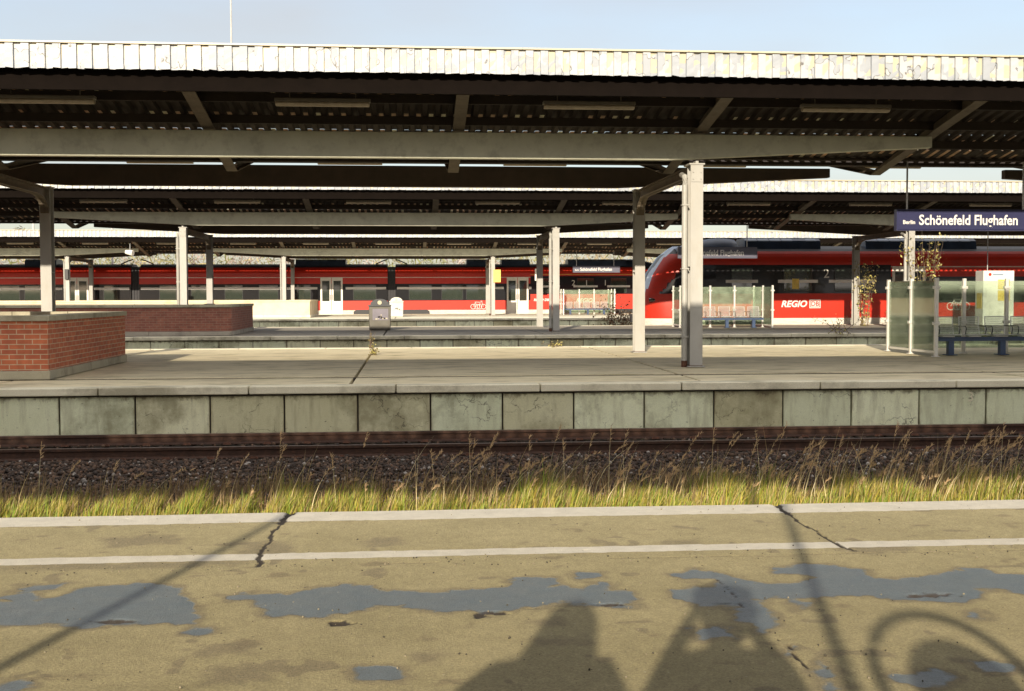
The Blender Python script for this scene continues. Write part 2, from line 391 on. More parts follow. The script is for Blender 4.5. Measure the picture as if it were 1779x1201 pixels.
# ballast stones
ico = bmesh.new(); bmesh.ops.create_icosphere(ico, subdivisions=1, radius=1)
iv = np.array([v.co[:] for v in ico.verts]); ifc = np.array([[v.index for v in f.verts] for f in ico.faces]); ico.free()
n = 34000
yy = 13.6 + 5.8*rng.random(n)**1.25; xx = -7.5 + 19*rng.random(n)
yy[:27000] = 13.7 + 2.8*rng.random(27000)
r = .013 + .021*rng.random(n)**1.5
sc = rng.uniform(.6, 1.25, (n, 3)); jit = rng.uniform(.75, 1.2, (n, len(iv), 1))
a = rng.random(n)*6.28; ca, sa = np.cos(a), np.sin(a)
P = iv[None]*jit*sc[:, None]*r[:, None, None]
P = np.stack([P[..., 0]*ca[:, None]-P[..., 1]*sa[:, None], P[..., 0]*sa[:, None]+P[..., 1]*ca[:, None], P[..., 2]], -1)
P += np.stack([xx, yy, bed_z(yy)+r*.35+.02*rng.random(n)], -1)[:, None]
F = (ifc[None] + (np.arange(n)*len(iv))[:, None, None]).reshape(-1, 3)
base = np.array([.056, .035, .021]); br = (rng.random(n)**2.2*1.9+.35)[:, None]
warm = rng.random((n, 1)); tint = base*br*(np.array([1.15, .95, .85])*warm+np.array([1., .98, 1.02])*(1-warm))
lt = rng.random(n) < .03; tint[lt] = np.array([.30, .27, .24])*rng.uniform(.6, 1.2, (lt.sum(), 1))
struct(np_mesh('ballast', P.reshape(-1, 3), F, 'attr_stone', np.repeat(tint, len(iv), 0)), 'stuff')

# rails
def rail(y, zt, label):
    o = thing('rail', (0, y, zt-.16), label, 'rail', 'rails of the first track')
    h = .16
    pr = [(-.07, 0), (.07, 0), (.07, .012), (.012, .035), (.012, h-.05), (.034, h-.038), (.034, h-.006), (-.034, h-.006), (-.034, h-.038), (-.012, h-.05), (-.012, .035), (-.07, .012)]
    mb = MB(); mb.prism(pr, 'x', -70, 70); mb.build('rail_profile', 'rail_side', o)
    mb = MB(); mb.box(-70, 70, -.032, .032, h-.0055, h); mb.build('running_surface', 'rail_head', o)
    mb = MB(); mb.add([(-.06,-.12,0),(.06,-.12,0),(.06,-.065,0),(-.06,-.065,0),(-.04,-.11,.035),(.04,-.11,.035),(.04,-.065,.03),(-.04,-.065,.03)], [(0,3,2,1),(4,5,6,7),(0,1,5,4),(1,2,6,5),(2,3,7,6),(3,0,4,7)])
    c0_ = mb.build('rail_clip', 'rust', o); c0_.location.x = -7.0
    for k in range(1, 32):
        c_ = c0_.copy(); COL.objects.link(c_); c_.parent = o; c_.location.x = -7.0+.6*k
rail(16.72, -.62, 'rusty near rail beside the dark ballast')
rail(18.24, -.61, 'rusty far rail close under the concrete platform wall')

# ================================================================== NEAR PLATFORM
WET = dict(
 A=[(-2.4,5.9),(-2.02,5.92),(-1.77,5.9),(-1.73,6.16),(-1.53,6.19),(-1.37,6.25),(-1.23,6.14),(-1.08,5.78),(-.98,5.55),(-1.02,5.45),(-1.22,5.43),(-1.47,5.4),(-1.72,5.48),(-1.89,5.54),(-2.4,5.6)],
 B=[(-.95,5.93),(-.8,5.98),(-.63,5.96),(-.56,6.1),(-.35,6.12),(-.17,6.01),(.12,5.95),(.33,5.96),(.48,5.97),(.52,6.17),(.65,6.18),(.74,6.07),(.71,5.95),(.86,5.91),(.96,6.02),(1.03,5.99),(1.,5.85),(1.11,5.82),(1.11,5.68),(1.04,5.56),(.88,5.53),(.73,5.66),(.58,5.54),(.38,5.48),(.2,5.51),(.01,5.62),(-.21,5.64),(-.32,5.58),(-.42,5.51),(-.59,5.55),(-.72,5.58),(-.74,5.73),(-.81,5.84),(-.92,5.83)],
 C=[(1.37,6.16),(1.53,6.23),(1.64,6.16),(1.76,6.02),(1.76,5.92),(1.87,5.94),(1.99,5.97),(2.08,6.04),(1.93,6.13),(1.94,6.27),(2.17,6.33),(2.32,6.29),(2.44,6.17),(2.44,6.01),(2.68,5.97),(2.83,6.02),(2.98,6.14),(3.07,6.13),(3.1,6.),(3.6,5.9),(3.6,5.6),(3.05,5.61),(2.96,5.67),(2.84,5.72),(2.77,5.53),(2.63,5.47),(2.41,5.51),(2.25,5.62),(2.05,5.64),(1.8,5.66),(1.69,5.61),(1.64,5.42),(1.62,5.13),(1.54,5.08),(1.53,5.23),(1.57,5.51),(1.42,5.54),(1.29,5.58),(1.25,5.67),(1.3,5.82),(1.53,5.87),(1.56,6.02),(1.39,6.03)],
 D=[(1.24,5.13),(1.35,5.16),(1.45,5.15),(1.38,5.04),(1.26,4.99),(1.22,5.08)],
 E=[(1.87,4.44),(2.,4.46),(2.09,4.47),(2.07,4.38),(1.98,4.31),(1.92,4.32),(1.88,4.39)],
 G=[(2.26,4.6),(2.35,4.58),(2.43,4.55),(2.43,4.48),(2.33,4.44),(2.26,4.49)],
 H=[(-.98,5.36),(-.92,5.37),(-.91,5.28),(-.95,5.26)], I=[(-.21,4.68),(-.14,4.73),(-.05,4.71),(-.07,4.61),(-.15,4.6),(-.2,4.62)],
 J=[(.9,6.21),(1.,6.25),(.99,6.12),(.9,6.11)], K=[(1.86,5.55),(1.93,5.52),(1.9,5.42),(1.84,5.4)],
 M=[(-2.03,6.21),(-1.9,6.25),(-1.79,6.34),(-1.75,6.26),(-1.83,6.12),(-1.97,6.11)], L=[(-2.01,5.98),(-1.91,6.08),(-1.83,5.96),(-1.9,5.88),(-1.98,5.91)],
 Nn=[(-1.59,4.64),(-1.54,4.68),(-1.49,4.65),(-1.5,4.57),(-1.56,4.57)], S=[(2.6,5.27),(2.66,5.28),(2.6,5.19),(2.58,5.19)], T=[(1.54,4.79),(1.6,4.83),(1.58,4.74),(1.54,4.71)],
 Y=[(1.66,4.72),(1.70,4.74),(1.62,4.3),(1.58,4.3)])
DAMP = dict(P=[(1.47,7.01),(1.66,7.03),(1.72,6.92),(1.64,6.83),(1.48,6.86)], Q=[(-.29,7.18),(-.13,7.24),(-.09,7.1),(-.23,7.04)],
 R_=[(-.99,7.17),(-.79,7.23),(-.66,6.87),(-.82,6.84),(-.99,6.93)], U=[(-1.9,7.4),(-1.5,7.45),(-1.4,7.2),(-1.8,7.15)], V=[(2.5,6.9),(2.9,6.75),(2.95,6.6),(2.5,6.6)],
 W=[(-.9,5.1),(-.7,5.15),(-.7,5.0),(-.9,4.98)], X=[(-.78,4.75),(-.6,4.8),(-.6,4.65),(-.78,4.62)], Z=[(.5,5.35),(.68,5.37),(.66,5.28),(.5,5.27)],
 a=[(.0,4.86),(.12,4.9),(.1,4.75),(.02,4.75)], b=[(.55,5.05),(.72,5.07),(.72,4.98),(.56,4.96)], c=[(-2.6,6.72),(-.9,6.71),(-.9,6.60),(-2.6,6.58)])
def sdist(X, Y, poly):
    P = np.array(poly); n = len(P); d = np.full(X.shape, 1e9); ins = np.zeros(X.shape, bool)
    for i in range(n):
        a, b = P[i], P[(i+1) % n]; e = b-a
        t = np.clip(((X-a[0])*e[0]+(Y-a[1])*e[1])/(e@e), 0, 1)
        d = np.minimum(d, np.hypot(X-a[0]-t*e[0], Y-a[1]-t*e[1]))
        c = ((a[1] > Y) != (b[1] > Y)) & (X < (b[0]-a[0])*(Y-a[1])/((b[1]-a[1]) or 1e-9)+a[0]); ins ^= c
    return np.where(ins, d, -d)
def vnoise(X, Y, s, seed):
    g = np.random.default_rng(seed).random((256, 256)); x = X/s; y = Y/s
    xi, yi = np.floor(x).astype(int), np.floor(y).astype(int); fx, fy = x-xi, y-yi
    fx = fx*fx*(3-2*fx); fy = fy*fy*(3-2*fy); q = lambda i, j: g[(xi+i) % 256, (yi+j) % 256]
    return (q(0,0)*(1-fx)+q(1,0)*fx)*(1-fy)+(q(0,1)*(1-fx)+q(1,1)*fx)*fy
YE = 8.17
xs = np.concatenate([np.linspace(-90, -4.2, 12), np.arange(-4, 6.5, .018), np.linspace(6.7, 90, 12)])
ys = np.concatenate([np.linspace(-9.5, 3.2, 6), np.arange(3.6, YE-.01, .015), [YE]])
X, Y = np.meshgrid(xs, ys, indexing='ij')
nz = (vnoise(X, Y, .11, 1)-.5)*.08 + (vnoise(X, Y, .045, 2)-.5)*.055 + (vnoise(X, Y, .025, 12)-.5)*.03 + (vnoise(X, Y, .3, 3)-.5)*.06
wetd = np.full(X.shape, -9.)
for pl in WET.values(): wetd = np.maximum(wetd, sdist(X, Y, pl))
dmp = np.full(X.shape, -9.)
for pl in DAMP.values(): dmp = np.maximum(dmp, sdist(X, Y, pl))
wet = np.clip(.5 + (wetd + nz)*6, 0, 1)
wet = np.maximum(wet, np.clip(.3 + (dmp + nz)*3, 0, .43))
sm = vnoise(X, Y*.8, .19, 51)*.7+vnoise(X, Y, .06, 52)*.3                       # small scattered stains
wet = np.maximum(wet, np.clip((sm-.77)*7, 0, .42))
edge = (vnoise(X, Y*3, .05, 5)-.5)*.02
paint = np.zeros(X.shape)
for y0, y1 in ((7.84, 9), (6.72, 6.885)):
    paint = np.maximum(paint, np.clip(.5+np.minimum(Y-y0+edge, y1-Y+edge)*28, 0, 1))
crack = np.zeros(X.shape)
for (cx, ya, yb, w) in ((-.855, 6.55, 8.3, .018), (2.56, 6.62, 8.3, .016), (1.6, 4.2, 6.4, .0035)):
    c = cx + (vnoise(Y*0, Y, .22, 8)-.5)*.07 + (vnoise(Y*0, Y, .05, 9)-.5)*.02
    ww = w*(.5+vnoise(Y*0, Y, .09, 10)) * (np.where(Y > 7.75, 1.4, .75))
    crack = np.maximum(crack, np.clip(1-(np.abs(X-c)/ww)*.5, 0, 1)*((Y > ya) & (Y < yb)))
crack = np.maximum(crack, np.clip(1-np.abs(Y-6.575-(vnoise(X, X*0, .5, 20)-.5)*.02)/.008, 0, .55)*(X > -.95)*(vnoise(X, Y, .25, 21) > .35))
for (cx, cy, rx, ry) in ((-1.367, 5.505, .13, .035), (-.336, 5.389, .075, .045), (.306, 5.45, .05, .06), (.37, 5.49, .08, .03), (2.526, 5.604, .14, .045), (.95, 5.589, .08, .03), (.568, 5.552, .03, .008),
                         (.55, 8.02, .03, .01), (-1.9, 8.05, .03, .01), (1.0, 6.80, .03, .008), (1.5, 5.55, .06, .006), (-.28, 5.02, .10, .004), (.5, 5.45, .04, .004), (-.45, 5.95, .008, .008)):
    q = ((X-cx)/rx)**2 + ((Y-cy)/ry)**2
    crack = np.maximum(crack, np.clip(1.6-q*(.2+1.8*vnoise(X, Y, .028, 14))-.9*vnoise(X, Y, .045, 15), 0, 1))
Z = (vnoise(X, Y, .9, 4)-.5)*.006 - np.clip(crack-.4, 0, .6)*.03 + (vnoise(X, Y, .05, 6)-.5)*.0015
nx, ny = X.shape
V = np.stack([X, Y, Z], -1).reshape(-1, 3)
I = np.arange(nx*ny).reshape(nx, ny)
F = np.stack([I[:-1, :-1], I[1:, :-1], I[1:, 1:], I[:-1, 1:]], -1).reshape(-1, 4)
o = np_mesh('near_platform', V, F, 'platform_asphalt', smooth=True); struct(o)
for nm, arr in (('wet', wet), ('paint', paint), ('crack', crack)):
    at = o.data.attributes.new(nm, 'FLOAT', 'POINT'); at.data.foreach_set('value', arr.reshape(-1).astype(np.float32))
mb = MB()
for (a, b) in ((-90, -.88), (-.84, 2.54), (2.58, 90)):
    mb.box(a, b, YE-.5, YE-.002, -.16, -.022)
mb.box(-90, 90, -9.5, YE-.1, -1.3, -.17)
struct(mb.build('near_platform_edge', 'coping_pale'))

# loose grit and crumbs of asphalt on the near platform
n = 1500
gx = rng.uniform(-3, 5, n); gy = np.where(rng.random(n) < .35, 6.45+.25*rng.random(n), rng.uniform(4.1, 8.1, n)); gr = .0018+.0045*rng.random(n)**3
P = iv[None]*rng.uniform(.6, 1.3, (n, len(iv), 1))*gr[:, None, None]+np.stack([gx, gy, gr*.6], -1)[:, None]
F = (ifc[None]+(np.arange(n)*len(iv))[:, None, None]).reshape(-1, 3)
gt = np.where(rng.random((n, 1)) < .5, 1.0, .25)*np.array([.27, .235, .16])
struct(np_mesh('grit', P.reshape(-1, 3), F, 'attr_stone', np.repeat(gt, len(iv), 0)), 'stuff')

# ================================================================== GRASS
def blades(n, xr, yf, h0, h1, w, lean, cols, zf, segs=3, xs=None, bend=.5, hm=None):
    x = rng.uniform(*xr, n) if xs is None else xs
    y = yf(n, x); h = (h0+(h1-h0)*rng.random(n)**1.3)*(hm(x) if hm else 1)
    dirx = rng.normal(lean, .35, n); diry = rng.normal(0, .3, n); fac = rng.random(n)*3.14
    wx, wy = np.cos(fac)*w, np.sin(fac)*w*.5
    V = []; 
    for k in range(segs+1):
        u = k/segs; cx = x+dirx*h*bend*u**1.7; cy = y+diry*h*bend*u**1.7; cz = zf(y)+h*(u-.18*u*u*np.abs(dirx))
        ww = (1-u**1.6)*1.0+.04
        V.append(np.stack([cx-wx*ww, cy-wy*ww, cz], -1)); V.append(np.stack([cx+wx*ww, cy+wy*ww, cz], -1))
    V = np.stack(V, 1); nv = 2*(segs+1)
    F = np.array([[2*k, 2*k+1, 2*k+3, 2*k+2] for k in range(segs)])
    F = (F[None]+(np.arange(n)*nv)[:, None, None]).reshape(-1, 4)
    ci = cols[rng.integers(0, len(cols), n)]*rng.uniform(.65, 1.25, (n, 1))
    return V.reshape(-1, 3), F, np.repeat(ci, nv, 0), (x, y, h, dirx, diry)
def merge(parts):
    V, F, T, o = [], [], [], 0
    for v, f, t in parts: V.append(v); F.append(f+o); T.append(t); o += len(v)
    return np.concatenate(V), np.concatenate(F), np.concatenate(T)
G = np.array([(.38, .36, .045), (.30, .34, .04), (.48, .40, .08), (.20, .30, .035), (.26, .36, .04), (.52, .44, .14), (.42, .30, .06), (.34, .26, .12), (.25, .20, .07)])
D = np.array([(.30, .20, .10), (.22, .14, .07), (.38, .27, .14), (.16, .10, .05), (.26, .22, .08)])
zf = lambda y: bed_z(y)
clump = lambda x: vnoise(x, x*0, .5, 31)*.6+vnoise(x, x*0, .13, 32)*.4
hmod = lambda x: .42+1.3*vnoise(x, x*0, .35, 33)*vnoise(x, x*0, .11, 34)*2+.02*np.clip(x, 0, 9)
def yfront(n, x): return 13.0 + (.55+.75*clump(x))*rng.random(n)**1.2
p1 = blades(24000, (-6.2, 9.2), yfront, .08, .24, .006, .45, G, zf, hm=hmod)[:3]
p2 = blades(6000, (-6.2, 9.2), lambda n, x: 13.3+1.4*rng.random(n), .10, .36, .005, .3, D, zf, hm=lambda x: .5+vnoise(x, x*0, .4, 35))[:3]
V, F, T = merge([p1, p2]); struct(np_mesh('grass', V, F, 'attr_plant', T), 'stuff')
# tall dry seed stalks, denser to the right
ns = 430
u = rng.random(ns); xsn = np.where(rng.random(ns) < .3, -5.5+14*u, -1.5+10.5*u**.7)
st = blades(ns, None, lambda n, x: 13.1+.9*rng.random(n), .32, .95, .0045, .5, np.array([(.62, .50, .26), (.50, .37, .18), (.74, .64, .38)]), zf, 5, xs=xsn, bend=.55)
x, y, h, dx, dy = st[3]
parts = [st[:3]]
# feathery heads: short slivers around the top fifth of each stalk
sel = np.where(rng.random(ns) < .62)[0]; m_ = 22
sx = np.repeat(x[sel], m_); sy = np.repeat(y[sel], m_); sh = np.repeat(h[sel], m_); sdx = np.repeat(dx[sel], m_); sdy = np.repeat(dy[sel], m_)
uu = .78+.24*rng.random(len(sx)); cx = sx+sdx*sh*.55*uu**1.7; cy = sy+sdy*sh*.55*uu**1.7; cz = zf(sy)+sh*(uu-.18*uu*uu*np.abs(sdx))
cx += sdx*.10*np.clip(uu-.85, 0, 1); cz -= np.clip(uu-.9, 0, 1)*.25*np.abs(sdx)
L = .035; ax = rng.normal(.4, .5, len(sx)); az = rng.normal(.8, .35, len(sx))
A0 = np.stack([cx, cy, cz], -1); B0 = A0+np.stack([ax*L, rng.normal(0, .01, len(sx)), az*L], -1)
wv = np.stack([np.full(len(sx), .003), np.zeros(len(sx)), np.full(len(sx), -.002)], -1)
Vh = np.stack([A0-wv, A0+wv, B0+wv*.5, B0-wv*.5], 1).reshape(-1, 3)
Fh = np.arange(len(sx)*4).reshape(-1, 4); Th = np.repeat(np.array([.60, .43, .24])*rng.uniform(.6, 1.3, (len(sx), 1)), 4, 0)
parts.append((Vh, Fh, Th)); V, F, T = merge(parts)
struct(np_mesh('tall_dry_grass', V, F, 'attr_plant', T), 'stuff')

# ================================================================== PLATFORMS
def platform(name, y0, y1, top, xa=-90, xb=90, detail=True, drain=None):
    r = random.Random(name)
    mb = MB()
    x = .308-1.2*60
    while x < xb:                                                  # wall panels
        if detail and -14 < x < 22:
            dy = r.uniform(-.008, .008); mb.box(x+.014, x+1.186, y0+.07+dy, y0+.3, -1.2, -.155-r.uniform(0, .008))
        else: mb.box(x+.012, x+1.188, y0+.07, y0+.3, -1.2, -.137)
        x += 1.2
    wall = mb.build(name+'_wall', 'concrete_wall', bevel=.006 if detail else 0)
    struct(wall)
    mb = MB(); mb.box(xa, xb, y0+.12, y1-.12, -1.3, -.14); struct(mb.build(name+'_core', 'dark_joint'))
    mb = MB(); x = -.262-2.4*33
    while x < xb:                                                  # coping slabs
        dz = r.uniform(-.008, .006); dy = r.uniform(-.012, .01)
        mb.box(x+.012, x+2.388, y0+dy, y0+.38, -.128, dz); x += 2.4
    struct(mb.build(name+'_coping', 'concrete_coping', bevel=.012))
    mb = MB(); dr = drain or y0+2.2; dw = .20
    x = -1.03-6.03*13
    while x < xb:
        for (a, b) in ((y0+.395, dr-dw), (dr+dw, y1-.4)):
            mb.box(x+.03, x+6.0, a, b, -.13, -.012+r.uniform(-.002, .002))
        x += 6.03
    struct(mb.build(name+'_surface', top))
    mb = MB(); x = -90.
    mb.box(xa, xb, dr-dw+.004, dr+dw-.004, -.10, -.05)
    for yy in (dr-.10, dr+.08): mb.box(xa, xb, yy, yy+.02, -.05, -.022)
    for k in range(-130, 260): mb.box(k*.12, k*.12+.05, dr-dw+.006, dr+dw-.006, -.06, -.03)
    struct(mb.build(name+'_drain', 'dark_joint'))
    mb = MB(); x = -2.4*34
    while x < xb: mb.box(x+.01, x+2.39, y1-.385, y1, -.13, r.uniform(-.004, .006)); x += 2.4
    struct(mb.build(name+'_rear_coping', 'coping_pale', bevel=.01))
platform('second_platform', 19.53, 33.7, 'concrete_top', drain=21.77)
platform('third_platform', 43.0, 55.9, 'concrete_grey', detail=False)
platform('fourth_platform', 73.5, 90.6, 'coping_pale', detail=False)
o = text('chalk_number', '3', .24, (9.62, 19.585, -.30), 'concrete_coping', ext=.001); struct(o)
# ================================================================== CANOPIES (butterfly roofs)
XA, XB = -49.0, 49.0
zr = lambda y: 4.80-.172*y if y < 3.1 else 4.267+.180*(y-3.1)       # underside of the rafters
UNITS = [(-43.4, -18.9, (-38.5, -23.7)), (-13.86, 10.8, (-8.9, 5.82)), (15.5, 40.4, (20.6, 35.4))]
def corr_points(xa, xb, pitch, d):
    a = []; x = xa
    while x < xb:
        a += [(x, 0), (x+pitch*.36, 0), (x+pitch*.5, d), (x+pitch*.86, d)]; x += pitch
    return a
def make_canopy():
    root = thing('platform_canopy', (0, 0, 0), '', 'canopy', 'butterfly canopies over the platforms')
    rr = random.Random(3)
    # corrugated roof sheets, front and rear arm, with a gutter between them
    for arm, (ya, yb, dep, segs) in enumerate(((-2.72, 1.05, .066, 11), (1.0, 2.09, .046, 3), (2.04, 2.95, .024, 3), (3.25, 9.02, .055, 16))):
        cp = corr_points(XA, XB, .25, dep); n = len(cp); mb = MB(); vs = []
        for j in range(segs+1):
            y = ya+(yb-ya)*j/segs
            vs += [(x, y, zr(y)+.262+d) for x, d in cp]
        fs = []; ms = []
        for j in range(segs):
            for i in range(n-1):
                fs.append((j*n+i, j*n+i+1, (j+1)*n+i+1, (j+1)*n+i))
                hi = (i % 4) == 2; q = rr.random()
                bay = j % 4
                if hi and bay in (0, 1) and q < (.8 if bay == 0 else .5): ms.append(1 if q < .45 else (2 if q < .62 else 0))  # painted glints of light on the upper flutes
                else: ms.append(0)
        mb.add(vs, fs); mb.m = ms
        o = mb.build('roof_sheet', ['sheet_dark', 'sheet_glint_brown', 'sheet_glint_gold'], root)
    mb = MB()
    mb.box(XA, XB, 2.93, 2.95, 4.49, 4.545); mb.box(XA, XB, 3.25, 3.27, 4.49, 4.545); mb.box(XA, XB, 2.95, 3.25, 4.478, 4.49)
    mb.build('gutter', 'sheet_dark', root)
    # rafters
    for k in range(-9, 7):
        x = 5.92+4.95*k
        pts = [(-2.50, zr(-2.50)), (3.1, zr(3.1)), (9.06, zr(9.06)), (9.06, zr(9.06)+.24), (3.1, zr(3.1)+.10), (-2.50, zr(-2.50)+.24)]
        mb = MB(); mb.prism([(p[0], p[1]+.02) for p in pts], 'x', x-.03, x+.03)
        for a, b in ((0, 1), (1, 2)):
            (ya, za), (yb, zb) = pts[a], pts[b]
            mb.prism([(ya, za), (yb, zb), (yb, zb+.022), (ya, za+.022)], 'x', x-.12, x+.12)
        mb.build('rafter', 'rafter_paint', root)
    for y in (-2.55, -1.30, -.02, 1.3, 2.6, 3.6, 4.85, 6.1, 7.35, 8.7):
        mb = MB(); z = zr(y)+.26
        mb.box(XA, XB, y-.04, y+.04, z-(.41 if y == -2.55 else .06 if y in (2.6, 3.6) else .17), z-.003 if y < 3.1 else z-.012); mb.build('purlin', 'edge_board' if y == -2.55 else 'sheet_dark', root)  # the foremost is an edge board, made extra deep to shade the front girder
    # main longitudinal girders with tapered cantilever ends
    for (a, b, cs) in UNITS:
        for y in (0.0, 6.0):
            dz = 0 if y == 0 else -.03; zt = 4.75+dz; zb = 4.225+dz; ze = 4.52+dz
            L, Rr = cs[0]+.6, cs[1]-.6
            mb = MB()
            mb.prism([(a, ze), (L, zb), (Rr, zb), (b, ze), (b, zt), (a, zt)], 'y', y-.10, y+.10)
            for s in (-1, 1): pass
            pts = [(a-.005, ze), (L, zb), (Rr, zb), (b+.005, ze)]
            mb.build('girder', 'beam_paint' if y == 0 else 'beam_shaded', root, bevel=.012)
        for cx in cs:
            for y in (0.0, 6.0):
                mb = MB(); w = .13
                mb.box(cx-w, cx+w, y-.15, y-.135, 0, 4.13); mb.box(cx-w, cx+w, y+.135, y+.15, 0, 4.13)
                mb.box(cx-.012, cx+.012, y-.135, y+.135, 0, 4.13)
                mb.box(cx-w-.03, cx+w+.03, y-.17, y+.17, 4.13, 4.16); mb.box(cx-w+.01, cx+w-.01, y-.165, y-.151, 3.78, 4.04)
                for bx_ in (-.08, .08):
                    for bz_ in (3.84, 3.98): mb.tube([(cx+bx_, y-.185, bz_), (cx+bx_, y-.166, bz_)], .016, 6)
                mb.box(cx-w-.05, cx+w+.05, y-.20, y+.20, 0, .018); mb.box(cx-.03, cx+.03, y-.16, y+.1, 4.16, 4.205 if y == 0 else 4.161)
                for zz in (.0, 2.05): mb.box(cx-w, cx+w, y-.134, y+.134, zz, zz+.012)
                c = mb.build('column', 'column_paint', root)
                mb = MB(); mb.box(cx-w-.004, cx+w+.004, y-.154, y+.154, .0, .03); mb.build('rusty_foot', 'rust', c)
                if y == 0:
                    mb = MB(); mb.tube([(cx-.22, y-.03, .12), (cx-.22, y-.03, 3.72), (cx-.2, y+.08, 3.9), (cx-.16, y+.5, 3.98)], .062, 10)
                    for zz in (.6, 2.0, 3.3): mb.box(cx-.29, cx-.14, y-.1, y+.04, zz, zz+.03)
                    dp = mb.build('drain_pipe', 'pipe_paint', c, smooth=False)
                    mb = MB(); mb.tube([(cx-.22, y-.03, -.005), (cx-.22, y-.03, .125)], .064, 10); mb.build('pipe_foot', 'rust', dp)
            # portal beam with curved haunches between front and back column
            arc = [(0.16, 3.50)] + [(.16+.75*(1-math.cos(t)), 3.50+.42*math.sin(t)) for t in [R(18*i) for i in range(1, 6)]]
            top = [(.16, 4.12), (5.84, 4.12)]
            poly = arc + [(6.0-p[0], p[1]) for p in arc[::-1]] + top[::-1]
            mb = MB(); mb.prism(poly, 'x', cx-.02, cx+.02)
            for (p, q) in zip(poly[:-3], poly[1:-2]):
                d = .02; mb.prism([p, q, (q[0], q[1]+d), (p[0], p[1]+d)], 'x', cx-.10, cx+.10)
            mb.box(cx-.10, cx+.10, .16, 5.84, 4.10, 4.13)
            mb.build('portal_beam', 'rafter_paint', root)
    # white trapezoidal fascias, slightly dented
    for (y, sgn, z0, z1) in ((-2.80, -1, 5.41, 5.83), (9.12, 1, 5.17, 5.85)):
        cp = []; x = XA; k = 0
        while x < XB:
            cp += [(x, 0), (x+.10, 0), (x+.108, .045), (x+.240, .045), (x+.248, 0)]; x += .264
        rows = 5; n = len(cp); vs = []; fs = []
        r2 = random.Random(9)
        for j in range(rows+1):
            z = z0+(z1-z0)*j/rows
            for (i, (x, d)) in enumerate(cp):
                am = .003 if j else .006
                jz = r2.uniform(-.006, .006) if j == 0 else 0
                if j == 0 and r2.random() < .07: jz += .014
                vs.append((x+r2.uniform(-am, am)*.6, y+sgn*(d+r2.uniform(-am, am)), z+jz))
        for j in range(rows):
            for i in range(n-1): fs.append((j*n+i, j*n+i+1, (j+1)*n+i+1, (j+1)*n+i))
        mb = MB(); mb.add(vs, fs); mb.build('fascia', 'fascia_paint', root)
        mb = MB(); x = XA
        while x < XB: mb.box(x+.003, x+2.997, min(y-.03, y+sgn*.07), max(y+.03, y+sgn*.07), z1+.012, z1+.042); x += 3.0
        ya, yb = (y-.02, y+.03) if sgn < 0 else (y-.03, y+.02)
        mb.box(XA, XB, min(y, y-sgn*.05), y-sgn*.01, z0+.06, z1+.01)
        mb.build('cap_flashing', 'cap_metal', root)
    return root
can = make_canopy(); can.location = (0, 23.93, 0)
relabel(can, 'white-edged steel canopy over the second platform, nearest the viewer')
c3 = copy_tree(can); c3.location = (0, 47.4, 0); relabel(c3, 'middle steel canopy over the third platform behind the front canopy')
c4 = copy_tree(can); c4.location = (0, 84.2, 0); relabel(c4, 'farthest steel canopy in front of the long red train')
c0 = copy_tree(can); c0.location = (0, -2.9, 0); c0.scale = (1, 1.15, 1.15); relabel(c0, 'steel canopy over the near platform, above the photographer', None)
mb = MB(); mb.box(0, 22, -3.0, 0, 0, 1.75); mb.box(-.1, 22.1, -3.1, .1, 1.75, 1.85)
for k in range(10): mb.box(.6+k*2.1, 1.9+k*2.1, .0, .04, .5, 1.4)
hs = mb.build('roof_blocker', 'sheet_top'); hs.location = (7.3, 7.4, 6.77); tag(hs, 'added unseen shade-casting housing on top of the near canopy roof', 'blocker')  # added to block the sun and end the lit strip on the second platform

# lamps hanging under the canopies
def make_lamp():
    t = thing('canopy_lamp', (0, 0, 0), '', 'lamp', 'strip lamps under the canopies')
    mb = MB(); mb.box(-.87, .87, -.085, .085, .035, .10); mb.build('lamp_housing', 'lamp_housing', t, bevel=.01)
    mb = MB(); prof_ = [(-.075, .034), (-.085, .0), (-.05, -.04), (.05, -.04), (.085, .0), (.075, .034)]
    mb.prism(prof_, 'x', -.85, .85); mb.build('lamp_cover', 'lamp_cover', t, bevel=.006)
    for sx in (-.6, .6):
        mb = MB(); mb.tube([(sx, 0, .10), (sx, 0, .32)], .01, 6); mb.build('hanger', 'lamp_housing', t)
    return t
lamp0 = make_lamp(); used = False
ORD = ['leftmost', 'second', 'third', 'fourth', 'fifth', 'sixth', 'seventh', 'eighth', 'ninth', 'tenth', 'eleventh', 'twelfth', 'thirteenth', 'fourteenth', 'fifteenth']
def ordn(i): return 'leftmost' if i == 0 else ORD[i]+' from left'
for (y0, cn, ks) in ((23.93, 'front canopy', range(-3, 1)), (47.4, 'middle canopy', range(-4, 4)), (84.2, 'farthest canopy', range(-7, 7))):
    for row, dy, z in (('front', -1.9, 4.99), ('rear', 7.8, 4.98)):
        if cn == 'farthest canopy' and row == 'rear': continue
        if row == 'rear' and cn == 'front canopy': ks = range(-4, 2)
        for i, k in enumerate(ks):
            o = lamp0 if not used else copy_tree(lamp0); used = True
            o.location = (5.80+4.93*(k+.5), y0+dy, z)
            relabel(o, f'strip lamp under the {cn}, {row} row, {ordn(i)}')

